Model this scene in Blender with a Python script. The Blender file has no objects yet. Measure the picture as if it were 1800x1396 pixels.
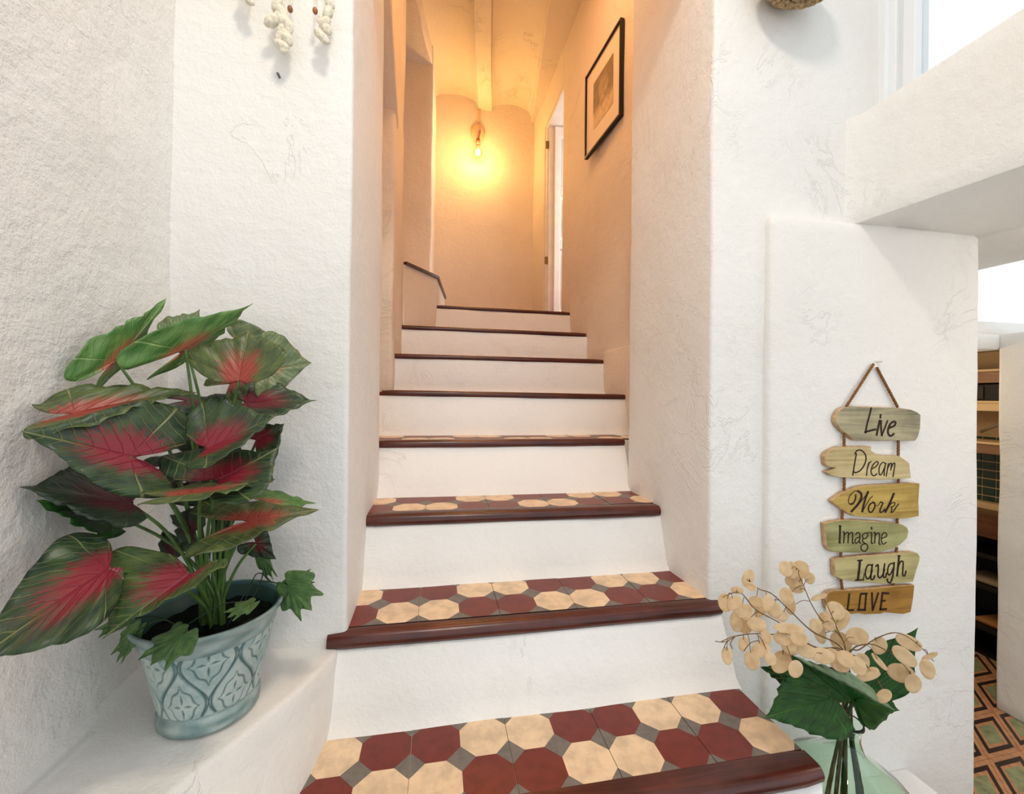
import bpy, bmesh, math, random
from mathutils import Vector, Matrix, noise
from math import sin, cos, pi, radians, sqrt, atan2, hypot

# ------------------------------------------------------------------ camera, world, lights
SC = bpy.context.scene
COL = SC.collection
F, ZC = 733.04, 1.45
YAW, PITCH, ROLL = radians(10.239), radians(0.0657), radians(0.641)
fwd = Vector((sin(YAW)*cos(PITCH), cos(YAW)*cos(PITCH), sin(PITCH)))
rgt = Vector((cos(YAW), -sin(YAW), 0)); upv = rgt.cross(fwd)
R2 = rgt*cos(ROLL)+upv*sin(ROLL); U2 = upv*cos(ROLL)-rgt*sin(ROLL)
CAMLOC = Vector((0, 0, ZC))
cam = bpy.data.cameras.new('camera'); camo = bpy.data.objects.new('camera', cam); COL.objects.link(camo)
cam.sensor_width = 36; cam.sensor_fit = 'HORIZONTAL'; cam.lens = F/1800*36; cam.clip_start = .02; cam.clip_end = 200
camo.matrix_world = Matrix(((R2.x, U2.x, -fwd.x, 0), (R2.y, U2.y, -fwd.y, 0), (R2.z, U2.z, -fwd.z, ZC), (0, 0, 0, 1)))
SC.camera = camo
SC.view_settings.view_transform = 'Standard'; SC.view_settings.look = 'None'
SC.view_settings.exposure = 0.26; SC.view_settings.gamma = 1.0
SC.view_settings.use_curve_mapping = False

def srgb(r, g, b):
    f = lambda c: c/12.92 if c <= .04045 else ((c+.055)/1.055)**2.4
    return (f(r), f(g), f(b), 1)

W = bpy.data.worlds.new('daylight'); SC.world = W; W.use_nodes = True
bg = W.node_tree.nodes['Background']; bg.inputs[0].default_value = (.91, .965, 1, 1); bg.inputs[1].default_value = 1.05

def area(name, loc, target, size, power, color, sy=None):
    l = bpy.data.lights.new(name, 'AREA'); l.energy = power; l.color = color; l.size = size
    if sy: l.shape = 'RECTANGLE'; l.size_y = sy
    o = bpy.data.objects.new(name, l); COL.objects.link(o); o.location = loc
    o.rotation_euler = (Vector(target)-Vector(loc)).to_track_quat('-Z', 'Y').to_euler()
    return o
def point(name, loc, power, color, r=.05):
    l = bpy.data.lights.new(name, 'POINT'); l.energy = power; l.color = color; l.shadow_soft_size = r
    o = bpy.data.objects.new(name, l); COL.objects.link(o); o.location = loc; return o
area('room_ceiling_lamp', (.12, .0, 3.25), (-.1, .9, 1.1), .22, 11, (1, .85, .68))
point('side_room_lamp', (1.86, .42, 1.72), 3.6, (1, .78, .58), .12)
area('upper_room_fill', (2.2, 2.95, 3.1), (1.2, 3.3, 2.6), .8, 26, (.93, .97, 1))  # added cool fill to brighten the room behind the door; no window there
point('kitchen_warm_fill', (2.15, 1.75, 1.55), 3.6, (1, .78, .5), .06)  # added warm fill to lift the dim kitchen; no fitting belongs to it
area('stair_warm_fill', (.35, 1.75, 3.85), (.35, 2.1, 1.6), .5, 9.5, (1, .50, .22))  # added orange fill under the ceiling, widens the wall lamp's warmth

# ------------------------------------------------------------------ helpers
def ray(x, y): return R2*((x-900)/F) - U2*((y-698)/F) + fwd
def by(x, y, Y): d = ray(x, y); return CAMLOC + d*(Y/d.y)
def bz(x, y, z): d = ray(x, y); return CAMLOC + d*((z-ZC)/d.z)
def bx(x, y, X): d = ray(x, y); return CAMLOC + d*(X/d.x)

def mesh_obj(name, bm, mats, parent=None, smooth=True, angle=None):
    me = bpy.data.meshes.new(name); bm.to_mesh(me); bm.free()
    for m in (mats if isinstance(mats, (list, tuple)) else [mats]): me.materials.append(m)
    if smooth:
        for p in me.polygons: p.use_smooth = True
    if angle is not None: me.set_sharp_from_angle(angle=radians(angle))
    o = bpy.data.objects.new(name, me); COL.objects.link(o)
    if parent is not None: o.parent = parent
    return o
def empty(name, loc, label, cat, group=None):
    o = bpy.data.objects.new(name, None); COL.objects.link(o); o.location = loc; o.empty_display_size = .05
    o['label'] = label; o['category'] = cat
    if group: o['group'] = group
    return o
def tag(o, label, cat, group=None):
    o['label'] = label; o['category'] = cat
    if group: o['group'] = group
    return o
def struct(o, label=None, cat=None):
    o['kind'] = 'structure'
    if label: o['label'] = label
    if cat: o['category'] = cat
    return o
def child(o, parent):
    """parent keeping world placement (geometry is authored in world coordinates)"""
    o.parent = parent; o.matrix_parent_inverse = Matrix.Translation(-parent.location); return o

def catmull(pts, n=6, closed=False):
    P = [Vector(p) for p in pts]; out = []; N = len(P)
    rng = range(N if closed else N-1)
    for i in rng:
        if closed: a, b, c, d = P[(i-1) % N], P[i], P[(i+1) % N], P[(i+2) % N]
        else: a, b, c, d = P[max(i-1, 0)], P[i], P[i+1], P[min(i+2, N-1)]
        for k in range(n):
            t = k/n
            out.append(.5*((2*b)+(c-a)*t+(2*a-5*b+4*c-d)*t*t+(3*b-a-3*c+d)*t**3))
    if not closed: out.append(P[-1])
    return out

def tube(bm, pts, r, seg=8, caps=True, mi=0):
    """r: number or list"""
    n = len(pts); P = [Vector(p) for p in pts]
    rr = r if isinstance(r, (list, tuple)) else [r]*n
    t0 = (P[1]-P[0]).normalized(); nrm = t0.orthogonal().normalized(); rings = []
    for i in range(n):
        t = (P[min(i+1, n-1)]-P[max(i-1, 0)]).normalized()
        nrm = (nrm-t*nrm.dot(t)).normalized(); b = t.cross(nrm)
        rings.append([bm.verts.new(P[i]+(nrm*cos(2*pi*k/seg)+b*sin(2*pi*k/seg))*rr[i]) for k in range(seg)])
    for i in range(n-1):
        for k in range(seg):
            f = bm.faces.new((rings[i][k], rings[i][(k+1) % seg], rings[i+1][(k+1) % seg], rings[i+1][k])); f.material_index = mi
    if caps:
        bm.faces.new(rings[0][::-1]).material_index = mi; bm.faces.new(rings[-1]).material_index = mi

def box(bm, x0, x1, y0, y1, z0, z1, mi=0, bev=0):
    vs = [bm.verts.new(p) for p in ((x0,y0,z0),(x1,y0,z0),(x1,y1,z0),(x0,y1,z0),(x0,y0,z1),(x1,y0,z1),(x1,y1,z1),(x0,y1,z1))]
    fs = []
    for idx in ((3,2,1,0),(4,5,6,7),(0,1,5,4),(1,2,6,5),(2,3,7,6),(3,0,4,7)):
        f = bm.faces.new([vs[i] for i in idx]); f.material_index = mi; fs.append(f)
    if bev:
        es = list({e for f in fs for e in f.edges})
        bmesh.ops.bevel(bm, geom=es, offset=bev, segments=2, affect='EDGES', profile=.5)

def lathe(bm, prof, c, seg=48, mi=0, sq=None):
    rings = []
    for (r, z) in prof:
        rings.append([bm.verts.new((c[0]+r*cos(2*pi*k/seg), c[1]+r*sin(2*pi*k/seg), c[2]+z)) for k in range(seg)])
    for i in range(len(rings)-1):
        for k in range(seg):
            bm.faces.new((rings[i][k], rings[i][(k+1) % seg], rings[i+1][(k+1) % seg], rings[i+1][k])).material_index = mi
    return rings

def wob(p, amp, sc=3.0):
    v = noise.noise_vector(Vector(p)*sc); w = noise.noise_vector(Vector(p)*sc*3.1)
    return (v+w*.35)*amp

def round_poly(poly, radii, seg=4):
    out = []; n = len(poly)
    for i, p in enumerate(poly):
        r = radii[i] if isinstance(radii, (list, tuple)) else radii
        p = Vector(p); a = Vector(poly[i-1]); b = Vector(poly[(i+1) % n])
        if r <= 0: out.append(p); continue
        da = (a-p); db = (b-p); r1 = min(r, da.length*.45, db.length*.45)
        q0 = p+da.normalized()*r1; q1 = p+db.normalized()*r1
        for k in range(seg+1):
            t = k/seg; out.append((1-t)**2*q0+2*t*(1-t)*p+t*t*q1)
    return out

def prism(name, poly, z0, z1, mat, amp=.004, r=.012, step=.05, parent=None, zfun=None, capmax=.010):
    """hand-plastered vertical mass: rounded polygon in plan (counter-clockwise), z0..z1, its skin slightly uneven"""
    P = round_poly(poly, r); n = len(P); ring = []
    for i in range(n):
        a, b = P[i], P[(i+1) % n]; m = max(1, int((b-a).length/step))
        for k in range(m): ring.append(a+(b-a)*(k/m))
    nz = max(1, int((z1-z0)/step)); bm = bmesh.new(); rows = []
    cap = min(capmax, (z1-z0)*.2)
    zs = [z0, z0+cap]+[z0+(z1-z0)*k/nz for k in range(1, nz)]+[z1-cap*.25 if False else z1-cap, z1]
    zs = sorted(set(zs)); cen = sum(ring, Vector((0, 0)))/len(ring)
    for j, z in enumerate(zs):
        row = []
        for i, q in enumerate(ring):
            x, y = q.x, q.y
            if j in (0, len(zs)-1):
                t = (ring[(i+1) % len(ring)]-ring[i-1]); nn = Vector((t.y, -t.x)).normalized()
                x -= nn.x*cap*.7; y -= nn.y*cap*.7
            zz = z if zfun is None else zfun(x, y, z)
            v = Vector((x, y, zz)); v += wob(v, amp)
            if j in (0, len(zs)-1): v.z = zz
            row.append(bm.verts.new(v))
        rows.append(row)
    L = len(ring)
    for j in range(len(rows)-1):
        for i in range(L):
            bm.faces.new((rows[j][i], rows[j][(i+1) % L], rows[j+1][(i+1) % L], rows[j+1][i]))
    for f in (bm.faces.new(rows[0][::-1]), bm.faces.new(rows[-1])):
        f.smooth = False
    o = mesh_obj(name, bm, mat, parent, True, 50)
    return o

# ------------------------------------------------------------------ materials
def nt(name):
    m = bpy.data.materials.new(name); m.use_nodes = True
    t = m.node_tree; b = t.nodes['Principled BSDF']; return m, t, b
def N(t, typ, **kw):
    n = t.nodes.new(typ)
    for k, v in kw.items(): setattr(n, k, v)
    return n
def lk(t, a, b): t.links.new(a, b)
def mathn(t, op, a, b=None, c=None):
    n = N(t, 'ShaderNodeMath', operation=op)
    for i, v in enumerate((a, b, c)):
        if v is None: continue
        if isinstance(v, (int, float)): n.inputs[i].default_value = v
        else: lk(t, v, n.inputs[i])
    return n.outputs[0]
def noisen(t, vec, scale, detail=4, rough=.5, dist=0):
    n = N(t, 'ShaderNodeTexNoise'); n.inputs['Scale'].default_value = scale; n.inputs['Detail'].default_value = detail
    n.inputs['Roughness'].default_value = rough; n.inputs['Distortion'].default_value = dist
    if vec is not None: lk(t, vec, n.inputs['Vector'])
    return n.outputs['Fac']
def ramp(t, fac, stops):
    n = N(t, 'ShaderNodeValToRGB'); e = n.color_ramp.elements
    while len(e) < len(stops): e.new(.5)
    for i, (p, c) in enumerate(stops): e[i].position = p; e[i].color = c if len(c) == 4 else (*c, 1)
    lk(t, fac, n.inputs[0]); return n.outputs[0]
def mixc(t, fac, a, b, mode='MIX'):
    n = N(t, 'ShaderNodeMix', data_type='RGBA', blend_type=mode)
    if isinstance(fac, (int, float)): n.inputs[0].default_value = fac
    else: lk(t, fac, n.inputs[0])
    for i, v in ((6, a), (7, b)):
        if isinstance(v, tuple): n.inputs[i].default_value = v
        else: lk(t, v, n.inputs[i])
    return n.outputs[2]
def smooth(t, x, a, b):
    n = N(t, 'ShaderNodeMapRange', interpolation_type='SMOOTHSTEP'); lk(t, x, n.inputs[0])
    n.inputs[1].default_value = a; n.inputs[2].default_value = b; return n.outputs[0]

def plaster(name, col, rough=.0016, cracks=.0014, lump=.006, grain=.0006):
    m, t, b = nt(name); tc = N(t, 'ShaderNodeNewGeometry').outputs['Position']
    c0 = srgb(*col); c1 = srgb(col[0]*.955, col[1]*.945, col[2]*.925)
    n1 = noisen(t, tc, 1.7, 5, .6); n2 = noisen(t, tc, 40, 3, .6)
    f = mathn(t, 'ADD', mathn(t, 'MULTIPLY', smooth(t, n1, .42, .75), .6), mathn(t, 'MULTIPLY', smooth(t, n2, .6, .8), .35))
    lk(t, mixc(t, f, c0, c1), b.inputs['Base Color'])
    b.inputs['Roughness'].default_value = .62; b.inputs['Specular IOR Level'].default_value = .28
    # relief: trowel lumps, brush marks, fine grain, a few wandering ridges
    big = mathn(t, 'MULTIPLY', noisen(t, tc, 5, 2, .45), lump)
    mid = mathn(t, 'MULTIPLY', noisen(t, tc, 34, 6, .68, .1), rough*3.0)
    fine = mathn(t, 'MULTIPLY', noisen(t, tc, 190, 3, .7), grain)
    r = noisen(t, tc, 3.3, 6, .62, 1.4)
    ridge = mathn(t, 'ABSOLUTE', mathn(t, 'SUBTRACT', r, .5)); ridge = mathn(t, 'SUBTRACT', 1, smooth(t, ridge, 0, .014))
    gate = smooth(t, noisen(t, tc, 2.1, 2), .52, .62)
    ridge = mathn(t, 'MULTIPLY', mathn(t, 'MULTIPLY', ridge, gate), cracks)
    h = mathn(t, 'ADD', mathn(t, 'ADD', big, mid), mathn(t, 'ADD', fine, ridge))
    bp = N(t, 'ShaderNodeBump'); bp.inputs['Strength'].default_value = .9; bp.inputs['Distance'].default_value = 1.0
    lk(t, h, bp.inputs['Height']); lk(t, bp.outputs[0], b.inputs['Normal'])
    return m
def simple(name, col, rough=.5, spec=.4, metal=0, noise_amt=0, bump=0, nscale=60):
    m, t, b = nt(name); b.inputs['Roughness'].default_value = rough; b.inputs['Specular IOR Level'].default_value = spec
    b.inputs['Metallic'].default_value = metal; c = srgb(*col)
    if noise_amt or bump:
        tc = N(t, 'ShaderNodeNewGeometry').outputs['Position']; n = noisen(t, tc, nscale, 4, .6)
        c1 = srgb(*[max(0, v*(1-noise_amt)) for v in col])
        lk(t, mixc(t, smooth(t, n, .35, .7), c, c1), b.inputs['Base Color'])
        if bump:
            bp = N(t, 'ShaderNodeBump'); bp.inputs['Strength'].default_value = 1; bp.inputs['Distance'].default_value = bump
            lk(t, n, bp.inputs['Height']); lk(t, bp.outputs[0], b.inputs['Normal'])
    else: b.inputs['Base Color'].default_value = c
    return m
def wood(name, c0, c1, rough=.35, along='X', sc=1, bump=.0006, spec=.5):
    m, t, b = nt(name); tc = N(t, 'ShaderNodeNewGeometry').outputs['Position']
    mp = N(t, 'ShaderNodeMapping'); lk(t, tc, mp.inputs[0])
    s = {'X': (3, 60, 60), 'Z': (60, 60, 3), 'Y': (60, 3, 60)}[along]
    mp.inputs['Scale'].default_value = tuple(v*sc for v in s)
    n = noisen(t, mp.outputs[0], 1.0, 6, .62, .8); n2 = noisen(t, tc, 9, 3, .6)
    f = mathn(t, 'ADD', mathn(t, 'MULTIPLY', n, .62), mathn(t, 'MULTIPLY', n2, .38))
    lk(t, ramp(t, f, [(.36, srgb(*c1)), (.62, srgb(*c0))]), b.inputs['Base Color'])
    b.inputs['Roughness'].default_value = rough; b.inputs['Specular IOR Level'].default_value = spec
    bp = N(t, 'ShaderNodeBump'); bp.inputs['Strength'].default_value = 1; bp.inputs['Distance'].default_value = bump
    lk(t, n, bp.inputs['Height']); lk(t, bp.outputs[0], b.inputs['Normal'])
    return m

M_WALL = plaster('white_plaster', (.93, .922, .908), rough=.0016, cracks=.0011, lump=.008)
M_WALLR = plaster('rough_white_plaster', (.93, .912, .895), rough=.0026, cracks=.0016, lump=.02, grain=.0008)
M_BENCH = plaster('bench_plaster', (.92, .905, .885), rough=.0012, cracks=.001, lump=.012)
M_RISER = plaster('riser_plaster', (.95, .945, .935), rough=.0013, cracks=.0012, lump=.004)
M_STAIRWALL = plaster('stairwell_plaster', (.92, .865, .80), rough=.0020, cracks=.0016, lump=.010)
M_GROUT = simple('white_grout', (.93, .90, .84), .7, .2, bump=.002, nscale=50)
M_NOSE = wood('varnished_mahogany', (.37, .17, .13), (.21, .085, .065), .26)
M_CREAM = simple('cream_cement', (.92, .81, .67), .42, .35, noise_amt=.13, nscale=22)
M_RED = simple('oxblood_cement', (.46, .185, .15), .38, .4, noise_amt=.12, nscale=40)
M_GREY = simple('grey_cement', (.47, .44, .41), .45, .35, noise_amt=.12, nscale=60)
M_JOINT = simple('dark_joint', (.22, .18, .15), .8, .1)

# ------------------------------------------------------------------ setting: walls
GZ = .18     # ground floor level
TOP = 4.25
struct(prism('wall_left', [(-.56, -.9), (-.56, 1.06), (-.85, 1.06), (-.85, -.9)][::-1][::-1], GZ, TOP, M_WALLR, amp=.009, r=.01), )
struct(prism('wall_front_left', [(-.84, 1.0), (-.197, 1.0), (-.197, 1.535), (-.84, 1.535)], GZ, TOP, M_WALL, amp=.004, r=[.01, .012, .012, .01]))
struct(prism('wall_front_right', [(.725, 1.01), (1.36, 1.011), (1.36, 1.50), (.725, 1.50)], GZ, TOP, M_WALL, amp=.004, r=[.012, .01, .01, .012]))
struct(prism('wall_front_right_low', [(1.34, 1.013), (1.62, 1.013), (1.62, 1.50), (1.34, 1.50)], GZ, 2.2, M_WALL, amp=.003, r=.01))
struct(prism('wall_front_header', [(-.25, 1.0), (.8, 1.0), (.8, 1.14), (-.25, 1.14)], 2.75, TOP, M_WALL, amp=.004))
struct(prism('wall_pier', [(.888, .988), (1.612, .990), (1.612, 1.03), (.888, 1.03)], GZ, 1.957, M_WALL, amp=.003, r=[.014, .006, .004, .004], step=.03))
# stairwell left side: recess with a sloping head, pilaster, doorway above the winder steps
struct(prism('wall_stair_left_recess', [(-.62, 1.50), (-.285, 1.50), (-.285, 2.10), (-.62, 2.10)], .6, TOP, M_STAIRWALL, amp=.005))
def recess_head(x, y, z):
    return z if z > 3.6 else z-(y-1.5)*.85
struct(prism('wall_stair_left_head', [(-.30, 1.50), (-.20, 1.50), (-.20, 2.12), (-.30, 2.12)], 3.28, TOP, M_STAIRWALL, amp=.006, zfun=recess_head))
struct(prism('wall_stair_left_pilaster', [(-.62, 2.05), (-.208, 2.05), (-.196, 2.45), (-.62, 2.45)], .9, TOP, M_STAIRWALL, amp=.009, r=.02, step=.04))
struct(prism('wall_landing_left', [(-1.2, 3.2), (-.052, 3.2), (-.03, 3.74), (-1.2, 3.74)], 1.9, TOP, M_STAIRWALL, amp=.007, r=.012, step=.04))
struct(prism('wall_landing_end', [(-1.3, 2.3), (-1.1, 2.3), (-1.1, 3.5), (-1.3, 3.5)], 1.9, TOP, M_STAIRWALL, amp=.004))
struct(prism('wall_landing_near', [(-1.2, 2.30), (-.6, 2.30), (-.6, 2.44), (-1.2, 2.44)], 1.9, TOP, M_STAIRWALL, amp=.004))
struct(prism('wall_landing_lintel', [(-1.15, 2.44), (-.196, 2.44), (-.056, 3.22), (-1.15, 3.22)], 3.95, TOP, M_STAIRWALL, amp=.012, r=.03, step=.03))
struct(prism('wall_back', [(-.2, 3.70), (1.15, 3.70), (1.15, 3.9), (-.2, 3.9)], 1.9, TOP, M_STAIRWALL, amp=.006))
struct(prism('wall_stair_right', [(.905, 1.48), (1.12, 1.48), (1.12, 2.87), (.868, 2.87)], .6, TOP, M_STAIRWALL, amp=.004, r=.008))
struct(prism('wall_stair_right_far', [(.862, 3.37), (1.12, 3.37), (1.12, 3.74), (.845, 3.74)], 1.9, TOP, M_STAIRWALL, amp=.004, r=.008))
struct(prism('wall_stair_right_over_door', [(.866, 2.85), (1.12, 2.85), (1.12, 3.38), (.860, 3.38)], 3.70, TOP, M_STAIRWALL, amp=.004, r=.008))
# low plinth swelling along the right wall beside the steps
bm = bmesh.new()
for (x0, x1, y0, y1, z0, z1) in ((.892, .91, 1.60, 2.12, 1.0, 1.70),):
    box(bm, x0-.012, x1, y0, y1, z0, z1, bev=.006)
struct(mesh_obj('baseboard_stair_right', bm, M_STAIRWALL))
# window wall and deep beam on the right
def beamz(x, y, z): return z if z < 2.1 else z+(1.0-y)*.10
struct(prism('wall_window_beam', [(1.138, 1.03), (1.150, 1.008), (1.172, .985), (1.235, .62), (1.30, .2), (1.46, -.9), (2.2, -.9), (2.04, 1.15), (2.033, 1.32), (2.0, 1.32), (1.63, 1.32), (1.62, 1.03)], 1.957, 2.262, M_WALL, amp=.003, r=0, zfun=beamz, capmax=.002))
struct(prism('wall_window_reveal', [(1.13, 1.012), (1.36, 1.012), (1.36, 1.25), (1.13, 1.25)], 2.2, TOP, M_WALL, amp=.003))
struct(prism('wall_window_header', [(1.17, .95), (1.30, .2), (1.46, -.9), (1.7, -.9), (1.5, 1.05)], 3.35, TOP, M_WALL, amp=.003))
struct(prism('wall_window_side', [(1.36, -.55), (1.66, -.55), (1.68, -.9), (1.42, -.9)], 2.2, 3.4, M_WALL, amp=.003))
# low white plinth at the foot of the pier
struct(prism('trim_plinth', [(.77, .45), (1.36, .45), (1.36, .995), (.77, .995)], GZ, .385, M_WALL, amp=.003, r=.012, step=.04))
# right room wall and lintel of the kitchen doorway
struct(prism('wall_right', [(2.30, .0), (2.62, .0), (2.62, 1.45), (2.30, 1.345)], GZ, 1.735, M_WALL, amp=.004, r=.008))
struct(prism('wall_kitchen_lintel', [(1.58, 1.35), (2.32, 1.345), (2.32, 1.46), (1.58, 1.46)], 1.672, 1.735, M_WALL, amp=.002, r=.006))
struct(prism('wall_kitchen_left', [(1.45, 1.48), (1.62, 1.48), (1.62, 2.6), (1.45, 2.6)], GZ, 1.74, M_WALL, amp=.002))
struct(prism('wall_kitchen_back', [(1.45, 2.5), (3.2, 2.5), (3.2, 2.65), (1.45, 2.65)], GZ, 1.74, M_WALL, amp=.002))
struct(prism('wall_kitchen_right', [(3.05, 1.30), (3.2, 1.30), (3.2, 2.55), (3.05, 2.55)], GZ, 1.78, plaster('tan_plaster', (.86, .74, .58)), amp=.002))
struct(prism('wall_kitchen_near', [(2.5, 1.30), (3.2, 1.30), (3.2, 1.44), (2.5, 1.44)], GZ, 1.73, M_WALL, amp=.002))
bm = bmesh.new(); box(bm, 1.45, 3.2, 1.40, 2.65, 1.735, 1.80, bev=.004)
struct(mesh_obj('ceiling_kitchen', bm, M_WALL))

# stairwell ceiling: two shallow brick vaults between plastered beams, running a little askew
CD = Vector((.13, .99, 0)).normalized(); CN = Vector((CD.y, -CD.x, 0))   # along, across
def cpt(a, l, z): return Vector((.395, 3.70, 0))+CN*a+CD*l+Vector((0, 0, z))
M_CEIL = plaster('ceiling_plaster', (.93, .88, .80), rough=.0016, cracks=.003, lump=.008)
def vault(a0, a1, z, rise, mi=0):
    bm = bmesh.new(); na, nl = 14, 46; g = []
    for i in range(na+1):
        u = i/na; row = []
        for j in range(nl+1):
            l = .25-3.0*j/nl; p = cpt(a0+(a1-a0)*u, l, z+rise*(1-(2*u-1)**2)**.5)
            row.append(bm.verts.new(p+wob(p, .005)))
        g.append(row)
    for i in range(na):
        for j in range(nl): bm.faces.new((g[i][j], g[i+1][j], g[i+1][j+1], g[i][j+1]))
    return bm
struct(mesh_obj('ceiling', vault(-.46, -.062, 4.035, .075), M_CEIL))
struct(mesh_obj('ceiling_vault_right', vault(.062, .42, 4.0, .085), M_CEIL))
struct(mesh_obj('ceiling_vault_left', vault(-1.5, -.50, 4.05, .06), M_CEIL))
def beam(name, a0, a1, z0, z1):
    bm = bmesh.new(); rows = []
    for j in range(40):
        l = .25-3.1*j/39
        sec = [(a0, z1), (a0, z0+.008), (a0+.008, z0), (a1-.008, z0), (a1, z0+.008), (a1, z1)]
        rows.append([bm.verts.new((lambda p: p+wob(p, .006))(cpt(a, l, z))) for a, z in sec])
    for j in range(39):
        for k in range(5): bm.faces.new((rows[j][k], rows[j][k+1], rows[j+1][k+1], rows[j+1][k]))
    return struct(mesh_obj(name, bm, M_CEIL, angle=40))
beam('trim_ceiling_beam', -.064, .064, 4.005, 4.3)
beam('trim_ceiling_beam_right', .42, .80, 3.955, 4.3)
beam('trim_ceiling_beam_left', -.53, -.44, 4.02, 4.3)
bm = bmesh.new(); box(bm, -1.3, 1.2, 1.0, 3.9, 4.2, 4.3)
struct(mesh_obj('roof_slab', bm, M_WALL), 'white roof slab above the stairwell', 'roof')
bpy.data.objects['roof_slab'].name = 'ceiling_slab'

# ------------------------------------------------------------------ bench (masonry ledge at the left)
BZ = .882
top = catmull([(-.212, 1.01), (-.222, .955), (-.255, .87), (-.300, .785), (-.337, .725), (-.372, .665), (-.42, .56), (-.47, .42), (-.50, .2), (-.50, -.3)], 6)
foot = catmull([(-.205, .99), (-.218, .93), (-.228, .86), (-.240, .80), (-.262, .725), (-.300, .64), (-.36, .52), (-.41, .38), (-.44, .18), (-.44, -.3)], 6)
bm = bmesh.new(); rows = []
for i, (a, f) in enumerate(zip(top, foot)):
    yb = min(1.02, a.y+.25 if i > 8 else 1.02)
    back = Vector((-.585, min(1.02, a.y+.02+.4*max(0, a.y-.6)), 0))
    A = Vector((a.x, a.y, BZ)); B = Vector((back.x, back.y, BZ+.015)); row = []
    row.append(B+Vector((0, 0, .10))); row.append(B+Vector((.012, 0, .045))); row.append(B+Vector((.04, 0, .012)))
    for k in range(1, 12): row.append(B.lerp(A, .08+.84*k/11))
    d = (A-B); d.z = 0; d.normalize()
    row += [A-d*.008, A-d*.001-Vector((0, 0, .001)), A+d*.004-Vector((0, 0, .008))]
    Fz = Vector((f.x, f.y, .735))
    for k in range(1, 6): row.append((A+Vector((0, 0, -.014))+d*.003).lerp(Fz, k/6))
    row += [Fz, Vector((f.x+.004, f.y-.002, .715)), Vector((f.x+.004, f.y, .45)), Vector((f.x+.004, f.y, GZ))]
    rows.append([bm.verts.new(v+wob(v, .004, 4)*(0 if j > 18 else 1)) for j, v in enumerate(row)])
for i in range(len(rows)-1):
    for j in range(len(rows[0])-1): bm.faces.new((rows[i][j], rows[i+1][j], rows[i+1][j+1], rows[i][j+1]))
struct(mesh_obj('trim_bench', bm, M_BENCH))

# ------------------------------------------------------------------ staircase
stair = empty('staircase', (.25, .7, GZ), 'white plastered staircase with dark wooden nosings and octagon patterned tile treads', 'stairs')
def nosing_profile(z, yb, yf, h):
    # returns (y, z) from back top round the bullnose to back bottom
    r = h*.5; pts = [(yb, z)]
    for k in range(7):
        a = pi/2+pi*k/6*.93; pts.append((yf+r*1.0-(r*1.0)*(-cos(a)) if False else yf+r+cos(a)*r, z-r+sin(a)*r))
    pts.append((yb, z-h)); return pts
def nosing(z, XL, XR, yb, yf, h, yfr=None, ybr=None, zr=None):
    """bullnose timber from left end XL to right end XR; yf front at left, yfr at right"""
    yfr = yf if yfr is None else yfr; ybr = yb if ybr is None else ybr; zr = z if zr is None else zr
    bm = bmesh.new(); n = 26; rows = []
    for i in range(n+1):
        u = i/n; x = XL+(XR-XL)*u; e = 0
        if i in (0, n): e = .004
        pr = nosing_profile(z+(zr-z)*u-e*.6, yb+(ybr-yb)*u, yf+(yfr-yf)*u+e, h-e*1.2)
        j = noise.noise(Vector((x*4, z*7, 0)))*.0015
        rows.append([bm.verts.new((x, a+j, b+j*.6)) for a, b in pr])
    K = len(rows[0])
    for i in range(n):
        for k in range(K): bm.faces.new((rows[i][k], rows[i][(k+1) % K], rows[i+1][(k+1) % K], rows[i+1][k]))
    bm.faces.new(rows[0][::-1]); bm.faces.new(rows[-1])
    bmesh.ops.recalc_face_normals(bm, faces=bm.faces)
    return child(mesh_obj('nosing', bm, M_NOSE, angle=45), stair)
def riser(xl0, xr0, yl0, yr0, z0, xl1, xr1, yl1, yr1, z1l, z1r):
    bm = bmesh.new(); nx, nz = 34, 9; g = []
    for j in range(nz+1):
        t = j/nz; row = []
        for i in range(nx+1):
            u = i/nx; x = (xl0+(xr0-xl0)*u)*(1-t)+(xl1+(xr1-xl1)*u)*t
            y = (yl0+(yr0-yl0)*u)*(1-t)+(yl1+(yr1-yl1)*u)*t; z = z0*(1-t)+(z1l+(z1r-z1l)*u)*t
            y -= .012*max(0, 1-t*7)**2          # mortar fillet at the foot
            row.append(bm.verts.new(Vector((x, y, z))+Vector((0, wob((x, y, z), .0035, 5).y, 0))))
        g.append(row)
    for j in range(nz):
        for i in range(nx): bm.faces.new((g[j][i], g[j][i+1], g[j+1][i+1], g[j+1][i]))
    # body behind the face
    for row, flip in ((g[-1], False),):
        back = [bm.verts.new(v.co+Vector((0, .03, 0))) for v in row]
        for i in range(nx): bm.faces.new((row[i], row[i+1], back[i+1], back[i]))
    return child(mesh_obj('riser', bm, M_RISER), stair)
OCT = .0293
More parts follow.
